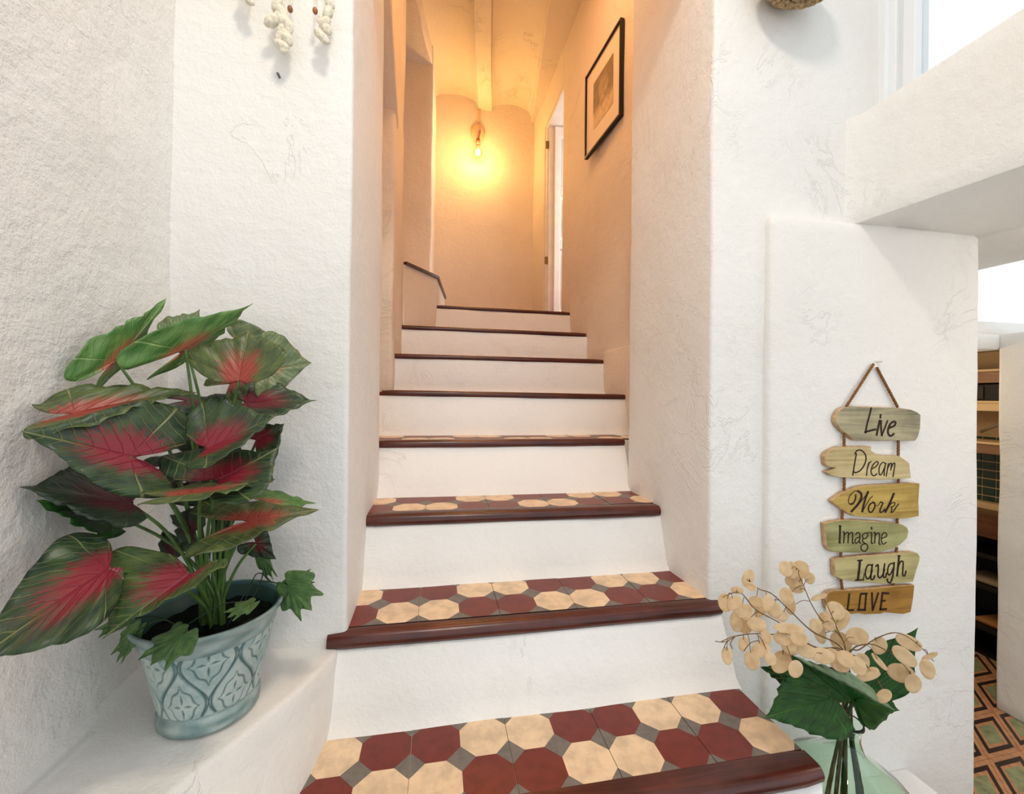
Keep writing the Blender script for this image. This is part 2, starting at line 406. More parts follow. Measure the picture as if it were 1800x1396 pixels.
def tile_mesh(flip, cx0, cx1, cy0, cy1, w=.2):
    """a cement tile: two by two octagons with grey lozenges, each colour field its own face; clipped to cx0..cx1, cy0..cy1"""
    bm = bmesh.new(); g = .0006; h = .1
    def clip(poly):
        for ax, lim, sgn in ((0, cx0+g, 1), (0, cx1-g, -1), (1, cy0+g, 1), (1, cy1-g, -1)):
            out = []
            for i in range(len(poly)):
                p, q = poly[i-1], poly[i]; ip = (p[ax]-lim)*sgn >= 0; iq = (q[ax]-lim)*sgn >= 0
                if ip != iq:
                    t = (lim-p[ax])/(q[ax]-p[ax]); out.append((p[0]+(q[0]-p[0])*t, p[1]+(q[1]-p[1])*t))
                if iq: out.append(q)
            poly = out
            if len(poly) < 3: return None
        return poly
    def face(poly, mi, zz=0):
        p = clip(poly)
        if p and len(p) > 2:
            try: bm.faces.new([bm.verts.new((x, y, zz)) for x, y in p]).material_index = mi
            except ValueError: pass
    c = OCT
    for ix in (0, 1):
        for iy in (0, 1):
            x, y = ix*h, iy*h; cream = (ix+iy) % 2 == (0 if not flip else 1)
            face([(x+c, y), (x+h-c, y), (x+h, y+c), (x+h, y+h-c), (x+h-c, y+h), (x+c, y+h), (x, y+h-c), (x, y+c)], 0 if cream else 1)
            for (px, py, sx, sy) in ((x, y, 1, 1), (x+h, y, -1, 1), (x+h, y+h, -1, -1), (x, y+h, 1, -1)):
                tri = [(px, py), (px+sx*c, py), (px, py+sy*c)]
                if sx*sy < 0: tri = tri[::-1]
                face(tri, 2)
    # body
    x0, x1, y0, y1 = max(0, cx0)+g, min(w, cx1)-g, max(0, cy0)+g, min(w, cy1)-g
    box(bm, x0, x1, y0, y1, -.012, -.0002, mi=3)
    bmesh.ops.remove_doubles(bm, verts=bm.verts, dist=1e-6)
    me = bpy.data.meshes.new('floor_tile'); bm.to_mesh(me); bm.free()
    for m in (M_CREAM, M_RED, M_GREY, M_JOINT): me.materials.append(m)
    return me
TM = {}
def tread(k, X0, Y0, z, xl, xr, yb, yf, noseX0, noseX1):
    """tile field from xl..xr, yf (nosing)..yb (riser)"""
    bm = bmesh.new(); box(bm, xl-.06, xr+(.004 if k < 2 else .05), yf, yb+.06, z-.05, z-.004, bev=0)
    t = child(mesh_obj('tread', bm, M_GROUT, smooth=False), stair)
    for iu in range(-3, 5):
        xa = X0+iu*.2
        cx0, cx1 = max(0, xl-xa), min(.2, xr-xa); cy0, cy1 = max(0, yf-Y0), min(.2, yb-Y0)
        if cx1-cx0 < .004: continue
        flip = iu % 2 == 1
        key = (flip, round(cx0, 4), round(cx1, 4), round(cy0, 4), round(cy1, 4))
        if key not in TM: TM[key] = tile_mesh(*key)
        o = bpy.data.objects.new('floor_tile', TM[key]); COL.objects.link(o)
        o.location = (xa, Y0, z+random.uniform(-.0006, .0006)); o.parent = t
        o.matrix_parent_inverse = Matrix.Translation(-stair.location) if False else Matrix()
    return t
random.seed(4)
# (tile origin X0,Y0 fitted; z) first three treads
tread(1, -.0436, .7355, .729, -.30, .752, .930, .742, 0, 0)
tread(2, -.0383, 1.0202, .912, -.215, .74, 1.212, 1.017, 0, 0)
tread(3, -.0305, 1.297, 1.1005, -.215, .74, 1.484, 1.300, 0, 0)
tread(4, -.030, 1.605, 1.285, -.24, .80, 1.795, 1.610, 0, 0)
Zn = {4: 1.285, 5: 1.474, 6: 1.660, 7: 1.845, 8: 2.029}
nosing(.729, -.30, .757, .742, .690, .038)
nosing(.912, -.236, .752, 1.017, .982, .038, zr=.912)
nosing(1.1005, -.208, .736, 1.312, 1.262, .036, yfr=1.246, ybr=1.292)
nosing(1.288, -.214, .752, 1.610, 1.575, .031)
nosing(1.477, -.232, .896, 1.90, 1.845, .027, zr=1.471)
nosing(1.661, -.281, .880, 2.17, 2.115, .026)
nosing(1.846, -.240, .876, 2.43, 2.375, .026, zr=1.842)
nosing(2.031, -.010, .873, 2.73, 2.675, .024, zr=2.027)
riser(-.30, .757, .66, .66, GZ, -.30, .757, .700, .700, .700, .700)
riser(-.225, .757, .935, .935, .727, -.235, .751, .990, .990, .878, .878)
riser(-.205, .735, 1.213, 1.208, .910, -.208, .735, 1.272, 1.256, 1.068, 1.068)
riser(-.205, .735, 1.492, 1.480, 1.098, -.214, .752, 1.583, 1.583, 1.260, 1.260)
riser(-.29, .90, 1.80, 1.80, 1.283, -.29, .898, 1.853, 1.853, 1.452, 1.446)
riser(-.30, .90, 2.10, 2.10, 1.47, -.30, .900, 2.122, 2.122, 1.637, 1.637)
riser(-.26, .89, 2.37, 2.37, 1.655, -.26, .89, 2.382, 2.382, 1.822, 1.818)
riser(-.05, .89, 2.66, 2.66, 1.84, -.01, .88, 2.682, 2.682, 2.009, 2.005)
def slab(name, x0, x1, y0, y1, z, mat=M_GROUT, th=.04):
    bm = bmesh.new(); box(bm, x0, x1, y0, y1, z-th, z); return child(mesh_obj(name, bm, mat, smooth=False), stair)
slab('tread', -.285, .90, 1.88, 2.13, 1.468, M_RED); slab('tread', -.285, .89, 2.15, 2.39, 1.655, M_RED)
slab('tread', -.25, .88, 2.41, 2.70, 1.840, M_RED)
for (y0, y1, zz, xr) in ((.712, .94, .69, .748), (.992, 1.22, .87, .72), (1.28, 1.5, 1.06, .72)):
    bm = bmesh.new(); box(bm, -.24, xr, y0, y1, GZ, zz); child(mesh_obj('step_body', bm, M_RISER, smooth=False), stair)
# winder step turning off to the left above the seventh step
P1, P2, P3 = Vector((-.185, 2.432)), Vector((-.006, 2.678)), Vector((.052, 3.215))
bm = bmesh.new(); zc = 2.195
pl = [(-1.1, 2.432), tuple(P1), tuple(P2), tuple(P3), (-1.1, 3.215)]
lo = [bm.verts.new((x, y, 1.83)) for x, y in pl]; hi = [bm.verts.new((x, y, zc)) for x, y in pl]
for i in range(5): bm.faces.new((lo[i], lo[(i+1) % 5], hi[(i+1) % 5], hi[i]))
bm.faces.new(hi)
child(mesh_obj('winder_step', bm, M_STAIRWALL, smooth=False), stair)
for a, b in ((P1, P2), (P2, P3)):
    bm = bmesh.new(); d = (b-a).normalized(); nn = Vector((-d.y, d.x))
    q = [a-nn*.012, b-nn*.012, b+nn*.03, a+nn*.03]
    lo = [bm.verts.new((p.x, p.y, zc)) for p in q]; hi = [bm.verts.new((p.x, p.y, zc+.017)) for p in q]
    for i in range(4): bm.faces.new((lo[i], lo[(i+1) % 4], hi[(i+1) % 4], hi[i]))
    bm.faces.new(hi); bm.faces.new(lo[::-1])
    child(mesh_obj('nosing', bm, M_NOSE, smooth=False), stair)
# landing floor
bm = bmesh.new(); box(bm, -.05, 2.6, 2.72, 3.75, 1.97, 2.02)
struct(mesh_obj('floor_landing', bm, M_RED, smooth=False))

# ------------------------------------------------------------------ ground floor with patterned cement tiles
M_FTAN = simple('terracotta_cement', (.80, .58, .42), .4, .4, noise_amt=.15, nscale=40)
M_FDARK = simple('black_cement', (.20, .15, .13), .4, .4)
M_FGREEN = simple('sage_cement', (.60, .62, .46), .4, .4, noise_amt=.22, nscale=30)
bm = bmesh.new(); box(bm, -.9, 3.3, -1.0, 2.7, GZ-.1, GZ-.010)
flo = struct(mesh_obj('floor', bm, M_JOINT, smooth=False))
A_, B_ = Vector((.165, .008)), Vector((.152, .165))
O_ = Vector(bz(1736.7, 1334.5, GZ).xy)
def ftile():
    bm = bmesh.new(); g = .006
    def q(u, v): p = A_*u+B_*v; return (p.x, p.y)
    def ringf(i0, i1, mi, z=0):
        a = [q(i0, i0), q(1-i0, i0), q(1-i0, 1-i0), q(i0, 1-i0)]; b = [q(i1, i1), q(1-i1, i1), q(1-i1, 1-i1), q(i1, 1-i1)]
        va = [bm.verts.new((*p, z)) for p in a]; vb = [bm.verts.new((*p, z)) for p in b]
        for k in range(4): bm.faces.new((va[k], va[(k+1) % 4], vb[(k+1) % 4], vb[k])).material_index = mi
    ringf(.004, .10, 0); ringf(.10, .20, 1); ringf(.20, .27, 0)
    bm.faces.new([bm.verts.new((*p, 0)) for p in (q(.27, .27), q(.73, .27), q(.73, .73), q(.27, .73))]).material_index = 2
    a = [q(.004, .004), q(.996, .004), q(.996, .996), q(.004, .996)]
    t = [bm.verts.new((*p, 0)) for p in a]; b = [bm.verts.new((*p, -.01)) for p in a]
    for k in range(4): bm.faces.new((b[k], b[(k+1) % 4], t[(k+1) % 4], t[k])).material_index = 0
    bmesh.ops.remove_doubles(bm, verts=bm.verts, dist=1e-6)
    me = bpy.data.meshes.new('floor_tile'); bm.to_mesh(me); bm.free()
    for m in (M_FTAN, M_FDARK, M_FGREEN): me.materials.append(m)
    return me
FT = ftile()
for i in range(-14, 16):
    for j in range(-5, 8):
        p = O_+A_*i+B_*j; c = p+(A_+B_)*.5
        if not (1.42 < c.x < 3.0 and .35 < c.y < 2.45): continue
        if c.x > 2.42 and c.y < 1.32: continue
        if c.x < 1.66 and c.y > .93: continue
        o = bpy.data.objects.new('floor_tile', FT); COL.objects.link(o); o.location = (p.x, p.y, GZ+random.uniform(-.0005, .0005)); o.parent = flo

# ------------------------------------------------------------------ window top right, door upstairs
M_PVC = simple('white_frame_paint', (.93, .94, .95), .3, .5)
mg, tg, bgl = nt('window_glass'); bgl.inputs['Base Color'].default_value = (.97, .99, 1, 1); bgl.inputs['Roughness'].default_value = .02
bgl.inputs['Transmission Weight'].default_value = 1; bgl.inputs['IOR'].default_value = 1.05
win = struct(empty('window_1', (1.33, .3, 2.3), 'white framed window above the plaster beam', 'window'))
del win['category'], win['label']
def wbox(name, x0, x1, y0, y1, z0, z1, mat=M_PVC, bev=.003, par=None):
    bm = bmesh.new(); box(bm, x0, x1, y0, y1, z0, z1, bev=bev)
    return child(mesh_obj(name, bm, mat, smooth=False), par or win)
wbox('window_frame', 1.262, 1.34, .992, 1.02, 2.20, 3.38); wbox('window_frame', 1.275, 1.33, .975, .994, 2.20, 3.36)
wbox('sash_stile', 1.28, 1.33, .930, .962, 2.24, 3.33); wbox('sash_bead', 1.29, 1.32, .960, .978, 2.24, 3.33)
wbox('window_frame', 1.265, 1.34, -.6, .99, 2.20, 2.245); wbox('window_frame', 1.265, 1.34, -.6, .99, 3.32, 3.38)
wbox('sash_rail', 1.28, 1.33, -.5, .93, 2.245, 2.30); wbox('sash_rail', 1.28, 1.33, -.5, .93, 3.26, 3.32)
wbox('window_frame', 1.265, 1.34, -.62, -.55, 2.20, 3.38)
wbox('pane', 1.303, 1.309, -.5, .935, 2.29, 3.27, mg, 0)
# door to the upper room
M_DOOR = simple('white_door_paint', (.93, .90, .87), .35, .5, noise_amt=.04, nscale=12)
door = struct(empty('door_1', (.9, 3.3, 2.03), '', 'd')); del door['category'], door['label']
wbox('door_frame', .872, .915, 3.325, 3.37, 2.02, 3.70, M_DOOR, par=door)
wbox('door_frame', .885, 1.0, 3.30, 3.328, 2.02, 3.69, M_DOOR, par=door)
wbox('door_frame', .872, 1.0, 2.87, 3.33, 3.67, 3.70, M_DOOR, par=door)
leafd = wbox('door_leaf', .925, 1.55, 3.285, 3.300, 2.035, 3.655, M_DOOR, .002, par=door)
def dbox(name, x0, x1, y0, y1, z0, z1, mat=M_DOOR, bev=.003):
    bm = bmesh.new(); box(bm, x0, x1, y0, y1, z0, z1, bev=bev)
    o = mesh_obj(name, bm, mat, smooth=False); o.parent = leafd; return o
for (x0, x1, z0, z1) in ((.925, .975, 2.035, 3.655), (1.50, 1.55, 2.035, 3.655)): dbox('stile', x0, x1, 3.268, 3.287, z0, z1)
for z0, z1 in ((2.035, 2.16), (2.66, 2.74), (3.10, 3.17), (3.58, 3.655)): dbox('rail', .975, 1.50, 3.268, 3.287, z0, z1)
for z0, z1 in ((2.19, 2.63), (2.77, 3.07)): dbox('door_panel', 1.0, 1.47, 3.272, 3.287, z0, z1, M_DOOR, .008)
dbox('glass_pane', .98, 1.49, 3.280, 3.286, 3.18, 3.57, simple('grey_door_glass', (.78, .80, .77), .12, .6))
bm = bmesh.new(); box(bm, .86, .885, 3.318, 3.330, 3.50, 3.56, bev=.002); box(bm, .86, .885, 3.318, 3.330, 2.55, 2.61, bev=.002)
child(mesh_obj('hinge', bm, simple('brass', (.55, .42, .22), .35, .5, .8), smooth=False), door)
struct(prism('wall_upper_room', [(2.5, 2.6), (2.6, 2.6), (2.6, 3.8), (2.5, 3.8)], 2.0, TOP, M_WALL, amp=.002))
struct(prism('wall_upper_room_far', [(1.1, 3.72), (2.6, 3.72), (2.6, 3.85), (1.1, 3.85)], 2.0, TOP, M_WALL, amp=.002))
struct(prism('wall_upper_room_near', [(1.1, 2.45), (2.6, 2.45), (2.6, 2.6), (1.1, 2.6)], 2.0, TOP, M_WALL, amp=.002))
bm = bmesh.new(); box(bm, 1.0, 2.7, 2.4, 3.9, 4.2, 4.3); struct(mesh_obj('ceiling_upper_room', bm, M_WALL, smooth=False))

# ------------------------------------------------------------------ wall lamp on the back wall
lampc = by(840, 233, 3.69)
lamp = empty('wall_lamp', tuple(lampc), 'round wall lamp with bare glowing globe bulb on the back wall upstairs', 'lamp')
M_LMET = simple('pale_pink_plaster_rose', (.86, .72, .58), .4, .5)
bm = bmesh.new(); rg = []
for (r, d) in ((.0, -.030), (.022, -.030), (.045, -.024), (.060, -.010), (.062, .004)):
    rg.append([bm.verts.new((lampc.x+r*cos(2*pi*k/32), 3.69+d, lampc.z+r*1.25*sin(2*pi*k/32))) for k in range(32)])
for i in range(4):
    for k in range(32): bm.faces.new((rg[i][k], rg[i][(k+1) % 32], rg[i+1][(k+1) % 32], rg[i+1][k]))
bmesh.ops.remove_doubles(bm, verts=bm.verts, dist=1e-5); bmesh.ops.recalc_face_normals(bm, faces=bm.faces)
child(mesh_obj('back_plate', bm, M_LMET), lamp)
bc = by(840, 269, 3.60)
bm = bmesh.new(); tube(bm, catmull([(lampc.x+.01, 3.67, lampc.z-.02), (lampc.x+.012, 3.62, lampc.z-.03), (bc.x, 3.60, bc.z+.115)], 5), .008)
tube(bm, [(bc.x, 3.60, bc.z+.12), (bc.x, 3.60, bc.z+.07)], .016, 16); tube(bm, [(bc.x, 3.60, bc.z+.07), (bc.x, 3.60, bc.z+.045)], .013, 16)
child(mesh_obj('socket', bm, simple('copper_socket', (.68, .45, .34), .35, .5, .5)), lamp)
mb, tb, bb = nt('bulb_glass'); bb.inputs['Base Color'].default_value = (1, .85, .5, 1); bb.inputs['Roughness'].default_value = .0
bb.inputs['Transmission Weight'].default_value = 1; bb.inputs['IOR'].default_value = 1.1
bm = bmesh.new(); bmesh.ops.create_uvsphere(bm, u_segments=24, v_segments=16, radius=.040, matrix=Matrix.Translation((bc.x, 3.60, bc.z)))
child(mesh_obj('bulb', bm, mb), lamp)
mf, tf, bf = nt('filament'); bf.inputs['Emission Color'].default_value = (1, .72, .28, 1); bf.inputs['Emission Strength'].default_value = 60
bm = bmesh.new(); bmesh.ops.create_uvsphere(bm, u_segments=16, v_segments=10, radius=.019, matrix=Matrix.Translation((bc.x, 3.60, bc.z+.004)) @ Matrix.Diagonal((1, 1, 1.4, 1)))
child(mesh_obj('filament', bm, mf), lamp)
pl_ = point('wall_lamp_glow', (bc.x, 3.52, bc.z-.02), 7.5, (1, .57, .17), .045)
bm = bmesh.new(); c0 = by(843, 185, 3.69); tube(bm, [(c0.x, 3.695, c0.z+.06), (lampc.x+.006, 3.695, lampc.z+.05)], .012, 10)
child(mesh_obj('conduit', bm, M_LMET), lamp)

# ------------------------------------------------------------------ framed picture on the stair wall
n0, n1 = bx(1092.6, 28, .872), bx(1092.6, 197, .872)
pd = Vector((-.0875, 1.0, 0)).normalized(); pn = Vector((-pd.y, pd.x, 0))   # along wall, towards the stair
zt, zb = (n0.z), (n1.z); wdt = .405; PO = Vector((.888, n0.y+.008, 0))
pic = empty('framed_picture', tuple(PO+Vector((0, 0, zb))), 'thin black framed sepia print with wide cream mat on the right stair wall', 'picture')
def pp(a, z, o): return PO+pd*a+pn*o+Vector((0, 0, z))
def pbox(bm, a0, a1, z0, z1, o0, o1, mi=0):
    vs = [bm.verts.new(pp(a, z, o)) for o in (o0, o1) for z in (z0, z1) for a in (a0, a1)]
    for idx in ((0, 1, 3, 2), (4, 6, 7, 5), (0, 4, 5, 1), (2, 3, 7, 6), (0, 2, 6, 4), (1, 5, 7, 3)): bm.faces.new([vs[i] for i in idx]).material_index = mi
    bmesh.ops.recalc_face_normals(bm, faces=bm.faces)
fw = .010
M_BLK = simple('black_frame', (.07, .05, .05), .4, .4)
for a0, a1, z0, z1 in ((0, fw, zb, zt), (wdt-fw, wdt, zb, zt), (fw, wdt-fw, zt-fw, zt), (fw, wdt-fw, zb, zb+fw)):
    bm = bmesh.new(); pbox(bm, a0, a1, z0, z1, -.004, .018); child(mesh_obj('frame_side', bm, M_BLK, smooth=False), pic)
bm = bmesh.new(); pbox(bm, fw, wdt-fw, zb+fw, zt-fw, 0, .008)
child(mesh_obj('mat', bm, simple('cream_mat', (.93, .86, .76), .6, .3), smooth=False), pic)
mp_, tp, bp_ = nt('sepia_print'); uvn = N(tp, 'ShaderNodeUVMap').outputs[0]
sep = N(tp, 'ShaderNodeSeparateXYZ'); lk(tp, uvn, sep.inputs[0])
nz_ = noisen(tp, uvn, 5.5, 6, .6, .6)
d1 = mathn(tp, 'ADD', mathn(tp, 'POWER', mathn(tp, 'MULTIPLY', mathn(tp, 'SUBTRACT', sep.outputs[0], .5), 2.4), 2), mathn(tp, 'POWER', mathn(tp, 'MULTIPLY', mathn(tp, 'SUBTRACT', sep.outputs[1], .62), 2.6), 2))
tone = mathn(tp, 'ADD', mathn(tp, 'MULTIPLY', nz_, .75), mathn(tp, 'MULTIPLY', smooth(tp, d1, .1, .5), -.25))
tone = mathn(tp, 'ADD', tone, mathn(tp, 'MULTIPLY', smooth(tp, sep.outputs[1], .5, .2), .42)); tone = mathn(tp, 'ADD', tone, .12)
lk(tp, ramp(tp, tone, [(.05, srgb(.42, .36, .28)), (.45, srgb(.66, .57, .43)), (.75, srgb(.88, .78, .62))]), bp_.inputs['Base Color']); bp_.inputs['Roughness'].default_value = .5
bm = bmesh.new(); uvl = bm.loops.layers.uv.new('UVMap'); hh = zt-zb
vs = [bm.verts.new(pp(a, z, .0095)) for a, z in ((.085, zb+.115), (.31, zb+.115), (.31, zt-.105), (.085, zt-.105))]
f = bm.faces.new(vs)
for l, uv in zip(f.loops, ((0, 0), (1, 0), (1, 1), (0, 1))): l[uvl].uv = uv
child(mesh_obj('print', bm, mp_, smooth=False), pic)

# ------------------------------------------------------------------ things at the top edge of the view
M_YARN = simple('cream_yarn', (.93, .90, .82), .9, .1, noise_amt=.10, bump=.003, nscale=160)
M_BEAD = simple('wooden_bead', (.62, .40, .22), .4, .4, noise_amt=.2)
def tassel(name, px, label, lumps, beads, zt):
    x0 = by(px, 0, .955)
    e = empty(name, (x0.x, .96, zt), label, 'wall hanging', 'tufted yarn strands hanging on the wall at upper left')
    bm = bmesh.new()
    for q in lumps:
        p = by(q[0], q[1], .962); M_ = Matrix.Translation(p) @ Matrix.Rotation(radians(q[3]), 4, 'Y') @ Matrix.Diagonal((1, .8, 1.7, 1))
        r = bmesh.ops.create_icosphere(bm, subdivisions=3, radius=q[2], matrix=M_)
        for v in r['verts']: v.co += noise.noise_vector(v.co*260)*.0022
    child(mesh_obj('tuft', bm, M_YARN), e)
    bm = bmesh.new()
    for b in lumps[:3]+beads:
        p = by(b[0], b[1], .965); tube(bm, catmull([p, p+Vector((.004, .002, .08)), Vector((p.x+random.uniform(-.01, .01), .97, zt))], 4), .0024, 6)
    child(mesh_obj('cord', bm, M_YARN), e)
    for b in beads:
        bm = bmesh.new(); p = by(b[0], b[1], .962)
        bmesh.ops.create_uvsphere(bm, u_segments=14, v_segments=10, radius=.0068, matrix=Matrix.Translation(p) @ Matrix.Diagonal((.8, .8, 1.1, 1)))
        child(mesh_obj('bead', bm, M_BEAD), e)
    return e
tassel('yarn_hanging', 495, 'longer cream tufted yarn strand with a wooden bead, ending left of the other strand', [(487, 8, .009, 30), (495, 22, .011, -30), (480, 36, .012, 55), (502, 40, .012, -40), (490, 30, .010, 10), (496, 52, .009, 20), (508, 52, .008, 10), (504, 66, .011, -25), (492, 64, .008, 20), (494, 80, .010, -50), (500, 84, .008, 20)], [(510, 16)], 2.75)
tassel('yarn_hanging', 565, 'shorter cream tufted yarn strand with a wooden bead, nearest the stair opening', [(580, 6, .009, -20), (577, 22, .010, 25), (571, 40, .010, 30), (574, 50, .009, -30), (562, 60, .009, -35), (569, 67, .009, -40), (562, 34, .006, 10)], [(554, 19)], 2.75)
tassel('yarn_hanging', 432, 'leftmost cream yarn strand, only its tip showing at the top', [(437, -2, .009, -30), (430, -14, .010, 20), (424, -26, .009, 0)], [], 2.75)
# nail in wall below
p = by(491, 135, .998); bm = bmesh.new(); tube(bm, [(p.x, 1.004, p.z), (p.x, .988, p.z)], .0028, 8)
tag(mesh_obj('nail', bm, simple('grey_steel', (.45, .45, .45), .4, .5, .6)), 'small nail in the white wall under the yarn strands', 'nail')
# woven shade at the top right of the opening
M_WOV = simple('woven_rattan', (.78, .66, .50), .8, .2, noise_amt=.35, bump=.004, nscale=120)
sc_ = by(1408, -55, .93); bm = bmesh.new()
for k in range(9):
    r = .02+.084*sin(k/8*pi/2)**.8; z = sc_.z-.062*cos(k/8*pi/2)-.004
    rr = r; pts = [(sc_.x+rr*cos(a)*1.0, .93+rr*.62*sin(a), z+.002*sin(a*15+k*pi)) for a in [2*pi*i/60 for i in range(61)]]
    tube(bm, pts, .0062, 6, caps=False)
lathe(bm, [(.001, -.060), (.04, -.055), (.07, -.04), (.085, -.01), (.09, .05)], (sc_.x, .93, sc_.z), 32)
for v in bm.verts: pass
tag(mesh_obj('woven_wall_shade', bm, M_WOV), 'rough woven beige wall shade cut off by the top edge right of the stairs', 'lampshade')

# ------------------------------------------------------------------ hanging plank sign
SY = .974   # plank faces
def sp(zx, zy, y0, Y=SY): return by(1440+zx/8.725, y0+zy/8.725, Y)
sign = empty('hanging_sign', tuple(by(1533, 640, .98)), 'rustic wall sign of six painted driftwood planks strung on rope', 'sign')
M_INK = simple('burnt_brown_lettering', (.21, .14, .10), .7, .2, noise_amt=.25, nscale=150)
M_EDGE = simple('raw_wood_edge', (.80, .66, .50), .7, .2, noise_amt=.2)
M_ROPE = simple('jute_rope', (.60, .43, .27), .85, .1, noise_amt=.3, bump=.002, nscale=300)
planks = [
 ('Live', 700, (.73, .69, .56), (.47, .45, .37), [(250,300),(275,235),(320,175),(380,138),(560,125),(830,135),(1230,150),(1430,180),(1510,215),(1562,258),(1555,470),(1520,600),(1480,655),(1200,650),(900,657),(560,652),(510,620),(440,560),(360,510),(290,430),(250,370)],
  [([(800,150),(765,290),(735,400),(710,535)],26),([(700,522),(780,500),(868,478)],30),([(945,250),(938,305)],27),([(930,340),(905,450),(882,568)],30),([(948,345),(950,460),(962,575)],28),([(962,570),(1010,450),(1050,345)],24),([(1080,455),(1150,425),(1172,375),(1140,358),(1090,400),(1058,480),(1062,550),(1100,580),(1148,545)],30)]),
 ('Dream', 700, (.83, .76, .57), (.63, .55, .38), [(82,890),(110,840),(180,790),(300,745),(500,740),(800,742),(802,800),(880,860),(1050,880),(1230,885),(1300,930),(1390,1000),(1400,1110),(1417,1228),(1200,1245),(950,1252),(600,1235),(300,1215),(180,1190),(105,1130),(230,1088),(255,1066),(150,1062),(95,1010),(88,950)],
  [([(572,850),(545,1000),(515,1185)],19),([(548,855),(580,805),(640,798),(700,850),(720,930),(690,1030),(630,1110),(560,1142),(528,1125)],19),([(765,985),(740,1080),(727,1188)],17),([(742,1070),(768,1000),(800,972)],16),([(815,1085),(880,1040),(908,992),(880,975),(830,1020),(798,1100),(810,1172),(850,1190),(888,1158)],17),([(1012,1000),(975,985),(930,1040),(918,1120),(932,1180),(965,1150),(1010,1050)],16),([(1022,995),(1002,1100),(996,1192)],17),([(1062,1000),(1045,1100),(1030,1200)],16),([(1048,1090),(1080,1015),(1108,1000),(1100,1110)],16),([(1102,1080),(1135,1005),(1162,1005),(1150,1100),(1133,1205)],17)]),
 ('Work', 840, (.78, .67, .37), (.58, .46, .22), [(190,352),(350,232),(560,150),(680,122),(1100,97),(1380,80),(1547,90),(1530,370),(1537,588),(1350,628),(1000,622),(700,604),(540,590),(440,548),(240,405)],
  [([(530,400),(482,410),(450,370),(470,280),(530,215),(592,200)],12),([(562,262),(556,330),(522,388),(478,405)],22),([(592,203),(638,235),(648,300),(600,400),(540,470),(492,522)],33),([(560,440),(620,390),(700,290),(752,212)],13),([(752,212),(708,330),(680,430),(662,522)],30),([(665,520),(730,400),(785,315),(822,280)],12),([(838,380),(790,398),(757,460),(770,522),(812,520),(852,450),(852,392),(825,372)],22),([(850,405),(890,432),(940,378)],11),([(938,372),(978,388),(950,450),(932,518),(960,528),(1012,480)],21),([(1148,238),(1092,370),(1045,470),(1012,528)],32),([(1055,455),(1110,392),(1160,382),(1152,428),(1100,450)],15),([(1100,450),(1118,480),(1102,530),(1142,512),(1180,452),(1220,400)],17)]),
 ('Imagine', 840, (.68, .67, .47), (.48, .46, .28), [(78,705),(220,668),(350,648),(600,650),(900,670),(1150,695),(1280,720),(1358,765),(1378,820),(1355,920),(1300,980),(1220,1050),(1100,1105),(900,1150),(600,1157),(200,1142),(150,1110),(108,1040),(98,900)],
  [([(322,735),(320,860),(313,1000)],29),([(302,735),(338,742)],14),([(298,1000),(332,1000)],13),([(362,832),(385,845),(376,1000)],18),([(380,880),(430,838),(450,855),(442,1000)],18),([(446,880),(495,838),(515,862),(510,995),(532,1000)],18),([(560,872),(588,842),(620,852),(626,905),(618,988),(642,1000)],18),([(620,910),(570,930),(550,970),(570,1006),(620,958)],16),([(712,845),(670,872),(670,920),(710,932),(745,892),(742,855),(712,845)],16),([(735,850),(772,838)],13),([(680,930),(665,965),(690,1000),(732,1022),(746,1070),(710,1125),(660,1115),(640,1060),(670,1022),(710,1012)],17),([(803,758),(806,790)],22),([(788,845),(806,852),(803,998),(824,1002)],18),([(838,845),(860,852),(850,1004)],18),([(856,888),(900,848),(926,872),(920,1010),(942,1018)],18),([(960,930),(1032,900),(1030,855),(1000,842),(965,880),(955,960),(980,1018),(1032,990)],16)]),
 ('Laugh', 950, (.78, .73, .53), (.60, .56, .36), [(238,305),(330,272),(800,227),(1250,192),(1430,180),(1520,200),(1552,250),(1540,330),(1490,480),(1447,638),(1200,662),(1000,672),(700,652),(520,632),(350,602),(248,555),(235,430)],
  [([(590,312),(662,305)],22),([(627,310),(614,450),(595,602)],35),([(556,612),(685,605)],22),([(680,605),(692,508)],14),([(808,382),(752,380),(716,450),(710,530),(737,590),(780,560),(812,460)],22),([(817,368),(803,480),(792,588),(830,596),(852,540)],25),([(868,402),(902,375),(907,440),(902,540),(932,576),(976,530),(1002,440)],24),([(1007,358),(992,460),(986,560),(1020,562),(1032,500)],23),([(1142,352),(1082,370),(1052,450),(1062,530),(1100,510),(1142,420)],22),([(1152,338),(1142,450),(1122,580),(1086,652),(1052,630),(1046,590)],25),([(1226,235),(1216,350),(1196,548)],30),([(1203,235),(1247,237)],16),([(1206,430),(1246,330),(1287,332),(1286,430),(1282,530),(1312,542),(1332,468)],23)]),
 ('LOVE', 950, (.72, .54, .25), (.52, .36, .14), [(105,855),(140,802),(210,777),(450,767),(900,727),(1200,702),(1467,690),(1447,900),(1412,1100),(1300,1132),(1000,1107),(950,1132),(700,1142),(600,1122),(500,1137),(300,1122),(200,1132),(120,1050),(108,950)],
  [([(463,818),(450,950),(432,1078)],28),([(422,1076),(528,1068)],32),([(642,820),(738,818)],32),([(722,820),(702,1070)],28),([(710,1066),(592,1068)],34),([(638,820),(606,1070)],26),([(810,805),(814,930),(822,1078)],29),([(822,1072),(866,940),(908,805)],28),([(972,808),(958,930),(940,1066)],30),([(965,808),(1066,814)],33),([(955,930),(1012,926)],30),([(932,1062),(1032,1055)],34)]),
]
